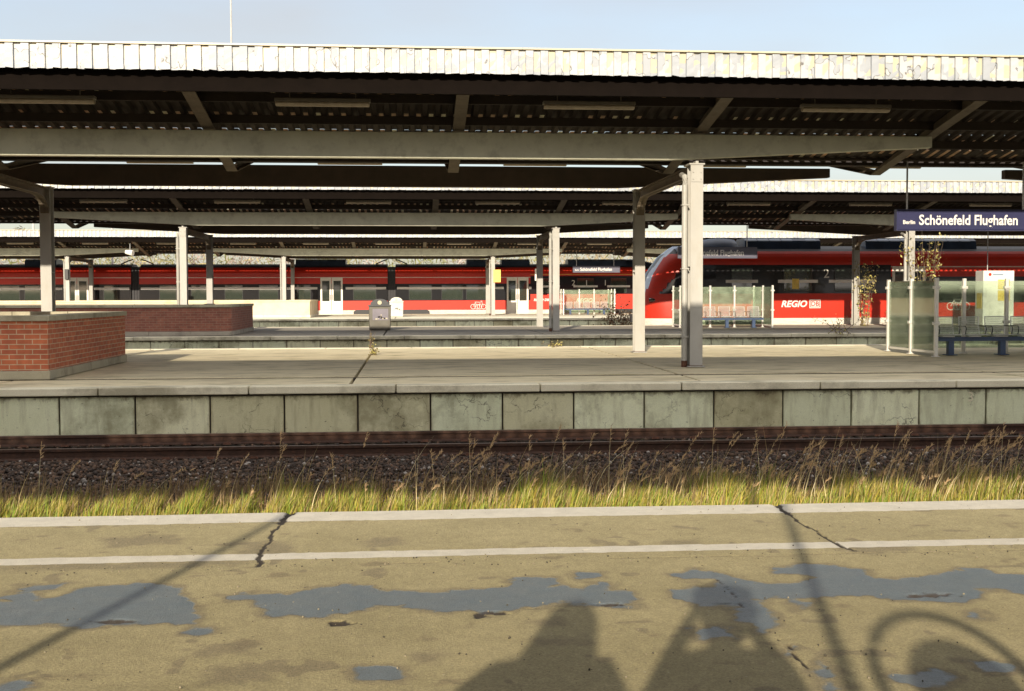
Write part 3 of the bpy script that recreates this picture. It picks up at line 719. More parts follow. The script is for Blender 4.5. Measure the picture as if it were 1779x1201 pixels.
# ================================================================== BRICK STAIRWELL WALLS
def stairwell(y0, y1, x1, brickm, plm, label, beige=False):
    t = thing('stairwell_wall', (x1, y0, 0), label, 'wall')
    x0 = -30-x1; h = 1.04; D = y1-y0; th = .3
    mb = MB()
    mb.box(x0, 0, 0, th, .16, h); mb.box(-th, 0, th, D-th, .16, h); mb.box(x0, 0, D-th, D, .16, h)
    mb.build('brickwork', brickm, t)
    mb = MB(); k = 0; x = 0
    while x > x0:
        mb.box(x-1.49, x, -.03, th, 0, .157-random.uniform(0, .012)); x -= 1.5
    mb.box(-th, .03, -.032, D+.03, -.001, .158); mb.build('plinth', plm, t, bevel=.008)
    mb = MB(); x = .04
    while x > x0:
        mb.box(x-1.19, x, -.04, th+.04, h+.002, h+.10); mb.box(x-1.19, x, D-th-.04, D+.04, h+.002, h+.10); x -= 1.2
    y = th+.05
    while y < D-th-.1:
        mb.box(-th-.04, .04, y, min(y+1.19, D-th-.05), h+.002, h+.10); y += 1.2
    mb.build('coping', 'concrete_worn' if not beige else 'panel_beige', t, bevel=.006)
    return t
stairwell(21.62, 27.3, -6.45, 'brick_red', 'concrete_worn', 'orange-red brick stairwell wall on the second platform, at the left edge')
stairwell(44.3, 50.2, -6.62, 'brick_dull', 'concrete_grey', 'darker brick stairwell wall on the third platform, behind the orange one')
stairwell(78.4, 85.0, -6.65, 'panel_beige', 'coping_pale', 'beige stairwell wall of smooth panels on the farthest platform', True)

# ================================================================== STATION NAME SIGNS
def make_sign(x, y, zc, label, face='sign_blue', L=3.44):
    t = thing('station_sign', (x, y, zc), label, 'sign', 'hanging station name signs')
    mb = MB(); mb.box(-L/2, L/2, -.06, .06, -.22, .22); mb.build('sign_board', face, t, bevel=.01)
    mb = MB(); mb.box(-L/2-.03, L/2+.03, -.075, .075, -.245, -.221); mb.box(-L/2-.03, L/2+.03, -.075, .075, .221, .245)
    mb.box(-L/2-.03, -L/2-.002, -.075, .075, -.221, .221); mb.box(L/2+.002, L/2+.03, -.075, .075, -.221, .221); mb.build('frame', face, t)
    text('small_lettering', 'Berlin', .125, (-L/2+.12, -.066, -.055), 'white_paint', t, align='LEFT', off=.003)
    text('lettering', 'Schönefeld Flughafen', .325, (-L/2+.50, -.066, -.01), 'white_paint', t, align='LEFT', off=.006, sx=.87)
    for sx in (-1.48, 1.31):
        mb = MB(); mb.tube([(sx, 0, .245), (sx, 0, 1.35)], .022, 8); mb.build('hanger_rod', 'zinc', t)
    return t
make_sign(12.88, 26.45, 3.185, 'dark blue hanging station name sign at the right edge, largest and closest')
make_sign(13.28, 50.5, 3.28, 'blue-grey station name sign partly hidden behind the tall front column', 'sign_grey')
make_sign(13.64, 86.5, 3.32, 'small grey station name sign hanging before the long red train', 'sign_grey')

# ================================================================== GLASS SHELTERS AND BENCHES
def make_shelter(x, y, label):
    t = thing('wind_shelter', (x, y, 0), label, 'shelter', 'glass wind shelters')
    for (px, py) in [(0, -1.4), (0, 0), (0, 1.4), (1.35, 0), (2.45, 0), (3.75, -1.4), (3.75, 0), (3.75, 1.4)]:
        mb = MB(); mb.box(px-.04, px+.04, py-.04, py+.04, 0, 1.86); mb.box(px-.08, px+.08, py-.08, py+.08, 0, .02)
        for z in (.75, 1.6): mb.box(px-.075, px+.075, py-.055, py+.055, z, z+.07)
        mb.build('post', 'steel_post', t, bevel=.006)
    for (a, b) in (((0, -1.34), (0, -.06)), ((0, .06), (0, 1.34)), ((.06, 0), (1.29, 0)), ((1.41, 0), (2.39, 0)), ((2.51, 0), (3.69, 0)), ((3.75, -1.34), (3.75, -.06)), ((3.75, .06), (3.75, 1.34))):
        mb = MB(); d = .005
        mb.box(a[0]-(d if a[0] == b[0] else 0), b[0]+(d if a[0] == b[0] else 0), a[1]-(d if a[1] == b[1] else 0), b[1]+(d if a[1] == b[1] else 0), .14, 1.80)
        mb.build('glass_pane', 'shelter_glass', t)
        if a[0] == b[0]:
            mb = MB(); mb.box(a[0]-.02, a[0]+.02, a[1], b[1], .08, .13); mb.build('bottom_rail', 'steel_post', t)
    return t
def make_bench():
    t = thing('bench', (0, 0, 0), '', 'bench', 'blue benches with wire seats')
    mb = MB(); mb.box(0, 3.4, -.06, .06, .34, .44); mb.build('beam', 'blue_paint', t, bevel=.008)
    for x in (.45, 1.75, 2.95):
        mb = MB(); mb.box(x-.07, x+.07, -.07, .07, 0, .338); mb.box(x-.12, x+.12, -.16, .16, 0, .02); mb.build('leg', 'blue_paint', t, bevel=.006)
    for k in range(5):
        x = .12+.66*k; mb = MB(); w = .5
        path = [(-.22, .50), (.16, .47), (.22, .52), (.27, .92)]
        for s in (0, w): mb.tube([(x+s, p[0], p[1]) for p in path], .012, 6)
        mb.tube([(x, .27, .92), (x+w, .27, .92)], .012, 6); mb.tube([(x, -.22, .50), (x+w, -.22, .50)], .012, 6)
        for j in range(1, 16): mb.tube([(x+w*j/16, p[0], p[1]) for p in path], .0045, 4)
        for j in range(1, 7): mb.tube([(x, .22+.05*j/7, .52+.4*j/7), (x+w, .22+.05*j/7, .52+.4*j/7)], .0045, 4)
        mb.box(x+.1, x+.4, -.1, .1, .44, .465)
        mb.build('wire_seat', 'wire_seat', t)
        for s in (0, w):
            mb = MB(); mb.tube([(x+s, .24, .70), (x+s, -.1, .70), (x+s, -.14, .64), (x+s, -.1, .50)], .013, 6); mb.build('armrest', 'train_grey', t)
    return t
make_shelter(12.32, 28.25, 'greenish glass wind shelter with pale posts below the big name sign')
b0 = make_bench(); b0.location = (12.55, 27.55, 0); relabel(b0, 'blue bench with wire seats at the right edge in the nearest shelter')
make_shelter(11.9, 51.6, 'glass wind shelter on the third platform, right of the tall column')
b1 = copy_tree(b0); b1.location = (12.1, 51.0, 0); relabel(b1, 'dark wire-seat bench in the shelter before the red train nose')
make_shelter(11.0, 86.4, 'small glass wind shelter on the farthest platform')
b2 = copy_tree(b0); b2.location = (11.15, 85.8, 0); relabel(b2, 'small wire-seat bench in the farthest shelter')
for b_ in (b0, b1, b2): b_['category'] = 'bench'

# ================================================================== LITTER BINS, SHOWCASE, CAMERA, BOXES
def make_bin(x, y, label):
    t = thing('litter_bin', (x, y, 0), label, 'bin', 'square recycling bins')
    mb = MB(); mb.prism([(-.44, 0), (.44, 0), (.46, 1.0), (-.46, 1.0)], 'y', -.36, .36); mb.build('body', 'bin_metal', t, bevel=.02)
    mb = MB(); mb.box(-.48, .48, -.40, .40, 1.002, 1.06)
    for i in range(8):
        a0, a1 = math.pi*i/8, math.pi*(i+1)/8
        mb.prism([(.40*math.cos(a0), 1.06+.26*math.sin(a0)), (.40*math.cos(a1), 1.06+.26*math.sin(a1)), (0, 1.062)], 'y', -.36, .36)
    mb.build('lid', 'train_grey', t)
    mb = MB(); mb.box(-.30, .36, -.372, -.361, .42, .90); mb.build('door', 'bin_panel', t)
    r_ = random.Random(4)
    for i in range(14):
        cx, cz = max(-.26, min(.3, r_.gauss(.03, .15))), max(.45, r_.gauss(.55, .07)); s = r_.uniform(.02, .045)
        mb = MB(); mb.box(cx-s, cx+s, -.377-.0006*i, -.373, cz-s*.6, cz+s*.6); mb.build('sticker', 'cap_metal' if i % 2 else 'edge_board', t)
    mb = MB(); mb.tube([(.0, -.37, 1.16), (.0, -.34, 1.16)], .09, 14); mb.build('ashtray', 'cap_metal', t)
    return t
make_bin(-1.33, 50.4, 'grey metal bin with rounded lid in the middle of the third platform')
bn = make_bin(-1.0, 80.2, 'pale sunlit bin on the farthest platform, half behind the grey bin')
for ch in bn.children:
    if ch.name.startswith(('body', 'lid', 'door')): ch.data = ch.data.copy(); ch.data.materials[0] = MT['bin_pale']

t = thing('timetable_showcase', (26.25, 51.3, 0), 'white timetable showcase with yellow posters on the third platform', 'showcase')
mb = MB(); mb.box(-.72, .72, -.38, .38, .05, 2.5); mb.build('cabinet', 'white_paint', t, bevel=.02)
mb = MB(); mb.box(-.60, .62, -.392, -.383, .5, 2.15); mb.build('display', 'off_white', t)
mb = MB(); mb.box(-.05, .5, -.402, -.393, 1.15, 1.62); mb.box(-.05, .5, -.402, -.393, 1.66, 2.1); mb.build('timetable_sheets', 'yellow_paper', t)
mb = MB(); mb.box(-.733, -.721, -.25, .2, .8, 1.5); mb.build('side_poster', 'yellow_paper', t)
mb = MB(); mb.tube([(-.42, -.385, 2.33), (-.42, -.395, 2.33)], .07, 14); mb.build('round_emblem', 'red_lacquer', t)
mb = MB(); mb.box(-.28, .2, -.389, -.381, 2.30, 2.35); mb.build('header_lettering', 'navy_light', t)
mb = MB(); mb.tube([(-.2, .3, 2.5), (-.2, .3, 4.6)], .02, 6); mb.build('hanger', 'zinc', t)

t = thing('loudspeaker', (-18.95, 82.0, 4.42), 'pale loudspeaker hanging from a rod under the farthest canopy', 'loudspeaker')
mb = MB(); mb.tube([(0, 0, .1), (0, 0, .6)], .03, 8); mb.build('rod', 'zinc', t)
mb = MB(); mb.tube([(-.25, -.1, 0), (.25, -.25, -.08)], .14, 12, .2); mb.build('horn', 'off_white', t)
mb = MB(); mb.box(-.26, .26, -.22, -.17, 2.35, 3.25); o = mb.build('notice_board', 'yellow_paper', bevel=.01); o.location = (6.1, 84.2, 0); tag(o, 'yellow notice board on a column of the farthest platform', 'notice')
mb = MB(); mb.box(-.25, .25, -.2, -.16, 2.5, 3.4); o = mb.build('notice_board', 'off_white', bevel=.01); o.location = (9.46, 88.0, 0); tag(o, 'white notice board beside the train door on the farthest platform', 'notice')
mb = MB(); mb.box(-.12, .12, -.2, -.05, 2.6, 3.3); o = mb.build('column_box', 'train_dark', bevel=.01); o.location = (-23.7, 84.05, 0); tag(o, 'dark box fixed to the leftmost column of the farthest platform', 'box')

# black scrap and dry bush by the train nose, weeds, vines
def leafy(name, n, fn, size, cols, label, cat, stems=None, group=None):
    t = thing(name, (0, 0, 0), label, cat, group)
    P = np.array([fn() for _ in range(n)]); s = size*rng.uniform(.5, 1.3, (n, 1))
    a = rng.normal(size=(n, 3)); a /= np.linalg.norm(a, axis=1, keepdims=True); b = np.cross(a, rng.normal(size=(n, 3))); b /= np.linalg.norm(b, axis=1, keepdims=True)
    V = np.stack([P-a*s, P-b*s*.6, P+a*s, P+b*s*.6], 1).reshape(-1, 3)
    T = np.repeat(cols[rng.integers(0, len(cols), n)]*rng.uniform(.6, 1.3, (n, 1)), 4, 0)
    np_mesh('leaves', V, np.arange(4*n).reshape(-1, 4), 'attr_plant', T, t)
    if stems:
        mb = MB()
        for pts in stems: mb.tube(pts, .012, 5, .004)
        mb.build('stems', 'bark', t)
    return t
LC = np.array([(.60, .54, .18), (.52, .46, .16), (.30, .27, .08), (.52, .44, .2), (.25, .2, .06)])
def vine(cx, cy, h, spread, n, label, r0=.16):
    r_ = random.Random(label); st = []
    for k in range(13):
        p = [(cx+r_.uniform(-.2, .2), cy-.2+r_.uniform(-.1, .1), 0)]
        dx = r_.uniform(-spread, spread)*.5
        for j in range(1, 7):
            z = h*j/6*r_.uniform(.85, 1.05); p.append((p[-1][0]+dx/6+r_.uniform(-.08, .08), cy-.2+r_.uniform(-.15, .1), z))
        st.append(p)
    def fn():
        p = st[r_.randrange(len(st))]; u = r_.random()*5.99; i = int(u); f = u-i
        q = [p[i][k]*(1-f)+p[i+1][k]*f for k in range(3)]
        s = spread*.13*(.3+q[2]/h)
        return (q[0]+r_.gauss(0, s*.6), q[1]+r_.gauss(0, .15), max(.02, q[2]+r_.gauss(0, .18)))
    return leafy('climbing_plant', n, fn, .06, LC, label, 'plant', st, 'climbing plants on the columns')
vine(20.95, 47.3, 4.0, 1.9, 560, 'yellow-green climbing plant spreading around the third platform column below the name sign')
vine(20.95, 53.3, 3.0, 1.6, 420, 'sparse leafy climbing plant on the rear column in front of the red train')
def weed(x, y, h, n, label, spread=.3):
    r_ = random.Random(label)
    st = [[(x+r_.gauss(0, spread*.4), y+r_.gauss(0, .1), 0), (x+r_.gauss(0, spread), y+r_.gauss(0, .2), h*r_.uniform(.6, 1))] for _ in range(9)]
    def fn():
        s = st[r_.randrange(9)]; f = r_.random(); return tuple(s[0][k]*(1-f)+s[1][k]*f+r_.gauss(0, .05) for k in range(3))
    o = leafy('weed', n, fn, .035, LC, label, 'weed', st)
    return o
for (x, y, h, n, lb, sp) in ((-.93, 29.6, .22, 70, 'small green weed in a paving joint of the second platform, left of centre', .1), (-1.15, 33.4, .5, 30, 'thin weed stalk at the rear edge of the second platform', .06),
                         (4.1, 33.3, .15, 60, 'low tuft of green weed left of the rear column', .2),
                         (15.9, 42.7, .7, 150, 'leafy weed on the third platform edge below the red train', .7), (18.2, 42.9, 1.0, 200, 'taller weed at the third platform edge left of the glass shelter', .8),
                         (17.2, 33.4, .45, 120, 'weed beside the sunlit strip on the second platform', .5)):
    o = weed(x, y, h, n, lb, sp)
r_ = random.Random(5)
def shrub_fn():
    return (11.15+r_.gauss(0, .55), 63+r_.gauss(0, .3), abs(r_.gauss(-.9+1.5, .55))-.6)
leafy('dry_shrub', 900, shrub_fn, .07, np.array([(.17, .10, .05), (.26, .17, .09), (.10, .06, .035), (.34, .25, .14)]), 'brown dry shrub between the tracks in front of the red train nose', 'shrub',
      [[(11.15, 63, -1), (11.15+r_.gauss(0, .7), 63+r_.gauss(0, .3), r_.uniform(.1, 1.0))] for _ in range(30)])
# ================================================================== TRAINS
def profw(z):                       # half width at height z (platform level = 0)
    if z < 2.9: return 1.43 - (.05*max(0, (.3-z)/.35) if z < .3 else 0) - .03*max(0, (z-2.2)/.7)
    return max(.30, 1.40*math.sqrt(max(0, 1-((z-2.9)/1.02)**2.3)))
SIL = [(-.1, .12), (.9, .0), (1.3, .0), (1.7, .1), (2.45, .38), (2.82, .64), (3.3, 1.0), (3.72, 1.56), (3.9, 1.9)]
def s_of(z): return float(np.interp(z, [a for a, b in SIL], [b for a, b in SIL]))
def make_train(x_nose, y_face, sg, cars, label, tag_):
    t = thing('regional_train', (x_nose, y_face+1.43, 0), label, 'train', 'red regional trains')
    X = lambda u: sg*u
    # --- nose
    UE = 3.6; zs = [-.06, .1, .3, .42, .8, 1.2, 1.5, 1.62, 1.75, 1.9, 2.05, 2.2, 2.35, 2.5, 2.65, 2.8, 2.9, 3.0, 3.15, 3.3, 3.45, 3.57, 3.7, 3.84]
    NQ = 26; mb = MB(); vs = []; idx = {}
    for i, z in enumerate(zs):
        s = s_of(z); W_ = profw(z)
        for side in (-1, 1):
            for j in range(NQ+1):
                q = j/NQ; u = s+(q**1.7)*(UE-s)
                tt = min(1, (u-s)/2.3); w = W_*(1-(1-tt)**2.6)**.52
                vs.append((X(u), side*w, z)); idx[(i, side, j)] = len(vs)-1
    fs = []; ms = []
    for i in range(len(zs)-1):
        for side in (-1, 1):
            for j in range(NQ):
                f = (idx[(i, side, j)], idx[(i, side, j+1)], idx[(i+1, side, j+1)], idx[(i+1, side, j)])
                c = [sum(vs[k][m_] for k in f)/4 for m_ in range(3)]; u = c[0]*sg; z = c[2]; s = s_of(z); a = u-s
                front = a < .10
                if z < .3: m_ = 1
                elif z > 1.5 and a < .10 and z < 3.5: m_ = 3
                elif z > 1.5 and a < .25: m_ = 4
                elif 1.5 < z < 2.9 and u > .95+(z-1.6)*.92: m_ = 2
                elif z > 3.5: m_ = 5 if u > 1.2 else 4
                else: m_ = 0
                fs.append(f); ms.append(m_)
    n = len(zs)-1
    for j in range(NQ): fs.append((idx[(n, -1, j)], idx[(n, -1, j+1)], idx[(n, 1, j+1)], idx[(n, 1, j)])); ms.append(5)
    mb.add(vs, fs); mb.m = ms
    nose = mb.build('nose', ['red_lacquer', 'train_white', 'train_band', 'train_window', 'silver_trim', 'train_grey'], t, smooth=True)
    mb = MB(); mb.box(min(X(-.25), X(.3)), max(X(-.25), X(.3)), -.15, .15, .15, .4); mb.box(min(X(-.32), X(-.2)), max(X(-.32), X(-.2)), -.25, .25, .1, .5); mb.build('coupler', 'train_dark', nose)
    for yy in (-.95, .95):
        mb = MB(); mb.tube([(X(.42), yy, 1.18), (X(.75), yy*1.05, 1.20)], .11, 10); mb.build('headlight', 'train_window', nose)
    mb = MB(); k_ = 12; rows = []
    for i in range(k_+1):
        u = 1.75+3.3*i/k_; zt_ = 3.62+.62*math.sin(math.pi*min(1, (i/k_)*.62+.05)) if i < k_ else 3.7
        rows.append([(X(u), w_*1.0, 3.55+(zt_-3.55)*q_) for (w_, q_) in ((-1.0, 0), (-.85, .6), (-.5, .93), (0, 1), (.5, .93), (.85, .6), (1.0, 0))])
    vs_ = [p for r_ in rows for p in r_]; fs_ = [(i*7+j, i*7+j+1, (i+1)*7+j+1, (i+1)*7+j) for i in range(k_) for j in range(6)]
    mb.add(vs_, fs_); mb.build('roof_fairing', 'navy_metal', nose, smooth=True)
    # --- cars: list of (u0, u1, kind segments, doors)
    def shell(u0, u1, kind, name, parent):
        w0, w1 = (1.5, 2.9) if kind == 'high' else (1.03, 2.32)
        Z = [-.06, .3, .42, w0, w1, 2.78 if kind == 'low' else 3.0, 2.83 if kind == 'low' else 3.04, 3.15, 3.3, 3.45, 3.57, 3.7, 3.84]
        Z = sorted(set(Z)); mb = MB(); vs = []; us = [u0, u1]
        for u in us:
            for side in (-1, 1):
                for z in (Z if side < 0 else Z[::-1]): vs.append((X(u), side*profw(z), z))
        n = 2*len(Z); fs = []; ms = []
        for k in range(n-1):
            za, zb = vs[k][2], vs[k+1][2]; z = (za+zb)/2
            if k == len(Z)-1 or z > 3.57: m_ = 3
            elif z < .3: m_ = 1
            elif w0 < z < w1: m_ = 2
            elif kind == 'low' and 2.78 < z < 2.83: m_ = 4
            else: m_ = 0
            if kind == 'high' and cars.get('yellow') and 3.0 < z < 3.04: m_ = 5
            fs.append((k, k+1, n+k+1, n+k)); ms.append(m_)
        fs.append(tuple(range(n))); ms.append(6); fs.append(tuple(range(n, 2*n))); ms.append(6)
        mb.add(vs, fs); mb.m = ms
        return mb.build(name, ['red_lacquer', 'train_white', 'train_band', 'train_grey', 'train_stripe', 'first_class_yellow', 'train_dark'], parent)
    def window(u, w, z0, z1, par, kind):
        mb = MB(); a, b = sorted((X(u-w/2), X(u+w/2))); y = -1.436
        mb.box(a, b, y, y+.02, z0, z1); o = mb.build('window', 'train_window', par)
        mb = MB(); e = .03
        mb.box(a-e, b+e, y-.004, y+.02, z1, z1+e); mb.box(a-e, b+e, y-.004, y+.02, z0-e, z0); mb.box(a-e, a, y-.004, y+.02, z0, z1); mb.box(b, b+e, y-.004, y+.02, z0, z1)
        mb.build('window_frame', 'bellows', o)
    def door(u, par):
        for sd in (-1, 1):
            mb = MB(); cx = X(u)+sd*.43; a, b = cx-.41, cx+.41; y = -1.445
            z0, z1 = -.05, 2.82; wa, wb, g0, g1 = a+.13, b-.13, 1.0, 2.55
            mb.box(a, wa, y, y+.04, z0, z1); mb.box(wb, b, y, y+.04, z0, z1); mb.box(wa, wb, y, y+.04, z0, g0); mb.box(wa, wb, y, y+.04, g1, z1)
            d = mb.build('door', 'off_white', par)
            mb = MB(); mb.box(wa, wb, y+.012, y+.03, g0, g1); mb.build('door_glass', 'train_window', d)
            mb = MB(); hx = a+.06 if sd > 0 else b-.06; mb.box(hx-.02, hx+.02, y-.02, y-.001, 1.1, 1.5); mb.build('door_handle', 'train_dark', d)
    def roof_unit(u0, u1, par, z0=3.72, z1=4.22):
        mb = MB(); a, b = sorted((X(u0), X(u1)))
        mb.prism([(-.95, z0-.12), (.95, z0-.12), (.85, z1-.12), (.6, z1), (-.6, z1), (-.85, z1-.12)], 'x', a, b); o = mb.build('roof_unit', 'navy_metal', par)
        mb = MB(); k = 0; x = a+.08
        while x < b-.5:
            if k % 5 < 4: mb.prism([(-.862, z1-.14), (-.872, z1-.135), (-.635, z1-.012), (-.625, z1-.02)], 'x', x, x+.52)
            x += .6; k += 1
        mb.build('vent_panels', 'navy_light', o)
    first = True
    for c in cars['list']:
        par = shell(c['parts'][0][0], c['parts'][0][1], c['parts'][0][2], 'car_body', t)
        for (a, b, k) in c['parts'][1:]: shell(a, b, k, 'car_body_section', par)
        for (u, w, k) in c['wins']:
            z0, z1 = (1.62, 2.72) if k == 'high' else (1.12, 2.22)
            window(u, w, z0, z1, par, k)
        # bright reflection painted as a pale band along the glazing
        for (a, b, k) in c['parts']:
            ds = sorted([u-.95 for u in c['doors'] if a < u < b]+[u+.95 for u in c['doors'] if a < u < b]); ed = [a]+ds+[b]
            for q in range(0, len(ed)-1, 2):
                mb = MB(); xx = sorted((X(ed[q]+.12), X(ed[q+1]-.12))); z_ = 1.90 if k == 'low' else 2.02
                if k == 'low': mb.box(xx[0], xx[1], -1.4405, -1.4345, z_, z_+.17)
                else:
                    for (u, w, kk) in c['wins']:
                        if kk == 'high': mb.box(X(u)-w/2-.3, X(u)+w/2+.3, -1.4405, -1.4345, z_, z_+.15)
                if mb.v: mb.build('glazing_reflection', 'white_paint', par)
        for u in c['doors']: door(u, par)
        for (a, b) in c['roof']: roof_unit(a, b, par)
        # bogie openings under the skirt
        for u in c['bogies']:
            mb = MB(); a, b = sorted((X(u-1.3), X(u+1.3)))
            mb.prism([(a, -.06), (b, -.06), (b, .2), (b-.2, .34), (a+.2, .34), (a, .2)], 'y', -1.437, -1.42); mb.build('bogie_cover', 'train_dark', par)
            for q in (-.8, .8):
                mb = MB(); mb.tube([(X(u)+q, -1.2, -.3), (X(u)+q, -1.06, -.3)], .42, 18); mb.build('wheel', 'rust', par)
        if c.get('gang'):
            a, b = sorted((X(c['gang'][0]), X(c['gang'][1]))); mb = MB()
            k = 0; x = a
            while x < b-.01:
                s = 1.34 if k % 2 else 1.28; mb.box(x, x+.1, -s, s, .2, 3.62); x += .1; k += 1
            g = mb.build('gangway', 'bellows', par)
            mb = MB()
            for q in (a-.9, b+.4): mb.tube([(q if q < a else b+.9, -.6, 3.85), (a-.1 if q < a else b+.1, -.6, 4.3) if False else ((a-.3) if q < a else (b+.3), -.6, 4.12), ((a) if q < a else b, -.6, 4.2)], .05, 6)
            mb.build('roof_cable', 'train_dark', par)
    return t
# near train, nose to the left, running off to the right
near = dict(list=[dict(parts=[(3.6, 12.4, 'high'), (12.4, 22.7, 'low')], wins=[(4.9, 1.0, 'high'), (7.7, 1.4, 'high'), (10.4, 1.7, 'high'), (15.4, 1.6, 'low'), (17.9, 1.6, 'low'), (20.6, 1.6, 'low')], doors=[13.3],
                       roof=[(5.2, 9.0), (11.3, 17.0)], bogies=[4.4], gang=(22.7, 23.4)),
                  dict(parts=[(23.4, 42, 'low')], wins=[(26, 1.7, 'low'), (29, 1.7, 'low'), (32, 1.7, 'low')], doors=[], roof=[(26, 31)], bogies=[])])
tn = make_train(11.15, 56.4, 1, near, 'nearer red train on the right with its rounded nose facing left', 'n')
# far train: nose hidden behind the near one, running off to the left
far = dict(yellow=True, list=[
    dict(parts=[(3.6, 12.2, 'high'), (12.2, 22.6, 'low')], wins=[(5.3, 1.2, 'high'), (7.9, 1.3, 'high'), (10.8, 1.2, 'high'), (16.3, 1.7, 'low'), (18.25, 1.6, 'low'), (20.7, 1.7, 'low')], doors=[13.2],
         roof=[(4.6, 9.2), (12.2, 14.4), (15.3, 17.1)], bogies=[4.4, 21.3], gang=(22.6, 23.2)),
    dict(parts=[(23.2, 41.8, 'low')], wins=[(24.95, 1.7, 'low'), (29.6, 1.1, 'low'), (32.2, 1.4, 'low'), (34.8, 1.3, 'low'), (37.3, 1.3, 'low'), (39.7, 1.2, 'low')], doors=[27.46], roof=[(26.4, 30.2)], bogies=[24.5], gang=(41.8, 42.4)),
    dict(parts=[(42.4, 61.5, 'low')], wins=[(43.9, 1.0, 'low'), (49.6, 1.1, 'low'), (51.3, 1.5, 'low'), (55.5, 1.8, 'low')], doors=[46.36], roof=[(48, 50.3)], bogies=[], gang=(61.5, 62.1)),
    dict(parts=[(62.1, 80, 'low')], wins=[(65, 1.8, 'low')], doors=[], roof=[], bogies=[])])
tf = make_train(21.4, 91.0, -1, far, 'long red train standing behind the farthest platform, across the picture', 'f')

# lettering on the trains
def tparent(o, t): o.parent = t; o.matrix_parent_inverse = Matrix.Identity(4)
def on_train(t, name, s, size, wx, z, mat, shear=0, off=.006, align='LEFT'):
    o = text(name, s, size, (wx-t.location.x, -1.452, z), mat, t, shear=shear, off=off, align=align); return o
on_train(tn, 'logo_lettering', 'REGIO', .44, 18.0, .98, 'white_paint', .25, .014)
mb = MB(); w, h, e = .30, .19, .045
def ring_rect(mb, x0, x1, z0, z1, th, y0, y1):
    mb.box(x0, x1, y0, y1, z0, z0+th); mb.box(x0, x1, y0, y1, z1-th, z1); mb.box(x0, x0+th, y0, y1, z0+th, z1-th); mb.box(x1-th, x1, y0, y1, z0+th, z1-th)
mb.box(19.43, 19.99, -1.452, -1.445, .78, 1.20); o = mb.build('emblem_plate', 'white_paint', tn, bevel=.003); o.location.x = -tn.location.x
mb = MB(); ring_rect(mb, 19.465, 19.955, .82, 1.16, .03, -1.457, -1.4525); o = mb.build('emblem_frame', 'red_lacquer', tn); o.location.x = -tn.location.x
o = text('emblem_lettering', 'DB', .31, (19.71-tn.location.x, -1.458, .985), 'red_lacquer', tn, off=.006)
on_train(tn, 'class_number', '2', .62, 20.27, 2.45, 'off_white', 0, .0, 'CENTER')
mb = MB(); mb.box(18.56, 18.9, -1.452, -1.44, 1.72, 2.22); o = mb.build('yellow_notice', 'yellow_paper', tn); o.location.x = -tn.location.x
on_train(tf, 'logo_lettering', 'REGIO', .44, 12.75, 1.0, 'white_paint', .25, .012)
on_train(tf, 'small_lettering', 'REGIO DB', .26, 9.45, 1.05, 'white_paint', .2, .01)
for (wx, s) in ((12.55, '2'), (13.58, '1'), (15.05, '1')): on_train(tf, 'class_number', s, .6, wx, 2.35, 'off_white', 0, .0, 'CENTER')
def bike(t, wx, z, s):
    mb = MB(); x0 = wx-t.location.x; y = -1.452
    def ring(cx, cz, r):
        for i in range(16):
            a, b = 2*math.pi*i/16, 2*math.pi*(i+1)/16
            mb.prism([(cx+r*math.cos(a), cz+r*math.sin(a)), (cx+r*math.cos(b), cz+r*math.sin(b)), (cx+(r-.035*s)*math.cos(b), cz+(r-.035*s)*math.sin(b)), (cx+(r-.035*s)*math.cos(a), cz+(r-.035*s)*math.sin(a))], 'y', y, y+.006)
    for dx in (-.4*s, .4*s): ring(x0+dx, z, .2*s)
    for dx in (-.1*s, .1*s): ring(x0+dx*.9, z, .2*s)
    for (a, b) in (((-.4, 0), (-.2, .35)), ((-.2, .35), (.1, .33)), ((-.1, 0), (-.25, .38)), ((.4, 0), (.25, .42)), ((.1, .0), (.15, .36)), ((.15, .42), (.32, .42))):
        mb.tube([(x0+a[0]*s, y, z+a[1]*s), (x0+b[0]*s, y, z+b[1]*s)], .02*s, 4)
    mb.build('bicycle_symbol', 'white_paint', t)
bike(tf, 5.15, .55, 1.0); bike(tn, 27.0, .85, 1.0)

# ================================================================== MASTS, WIRES, FAR WOOD
def mast(x, y, h, label, r=.09):
    t = thing('catenary_mast', (x, y, -1), label, 'mast')
    mb = MB(); mb.tube([(0, 0, 0), (0, 0, h)], r, 8); mb.build('pole', 'mast_grey', t)
    mb = MB(); mb.tube([(0, 0, h-1.2), (1.8, 0, h-.9)], .03, 6); mb.tube([(0, 0, h-.3), (1.8, 0, h-.9)], .02, 6); mb.build('cantilever_arm', 'mast_grey', t)
    return t
mb = MB(); mb.tube([(0, 0, 0), (0, 0, 4.2)], .028, 8, .02); mb.box(-.08, .08, -.08, .08, -.03, .06)
o = mb.build('antenna_rod', 'mast_grey'); o.location = (-4.43, 30.2, 5.16); tag(o, 'thin pale antenna rod standing on the front canopy roof', 'antenna')
mast(46.5, 95, 11.6, 'pale distant mast standing between the canopies at right')
mast(47.2, 95.2, 11.4, 'second pale distant mast next to the first at right')
mast(-29.9, 97, 9.6, 'pale mast in front of the wood at the far left')
mast(-29.2, 97, 9.3, 'pale mast right beside the one at the far left')
mast(-23.8, 97, 9.4, 'pale mast before the wood between the left columns')
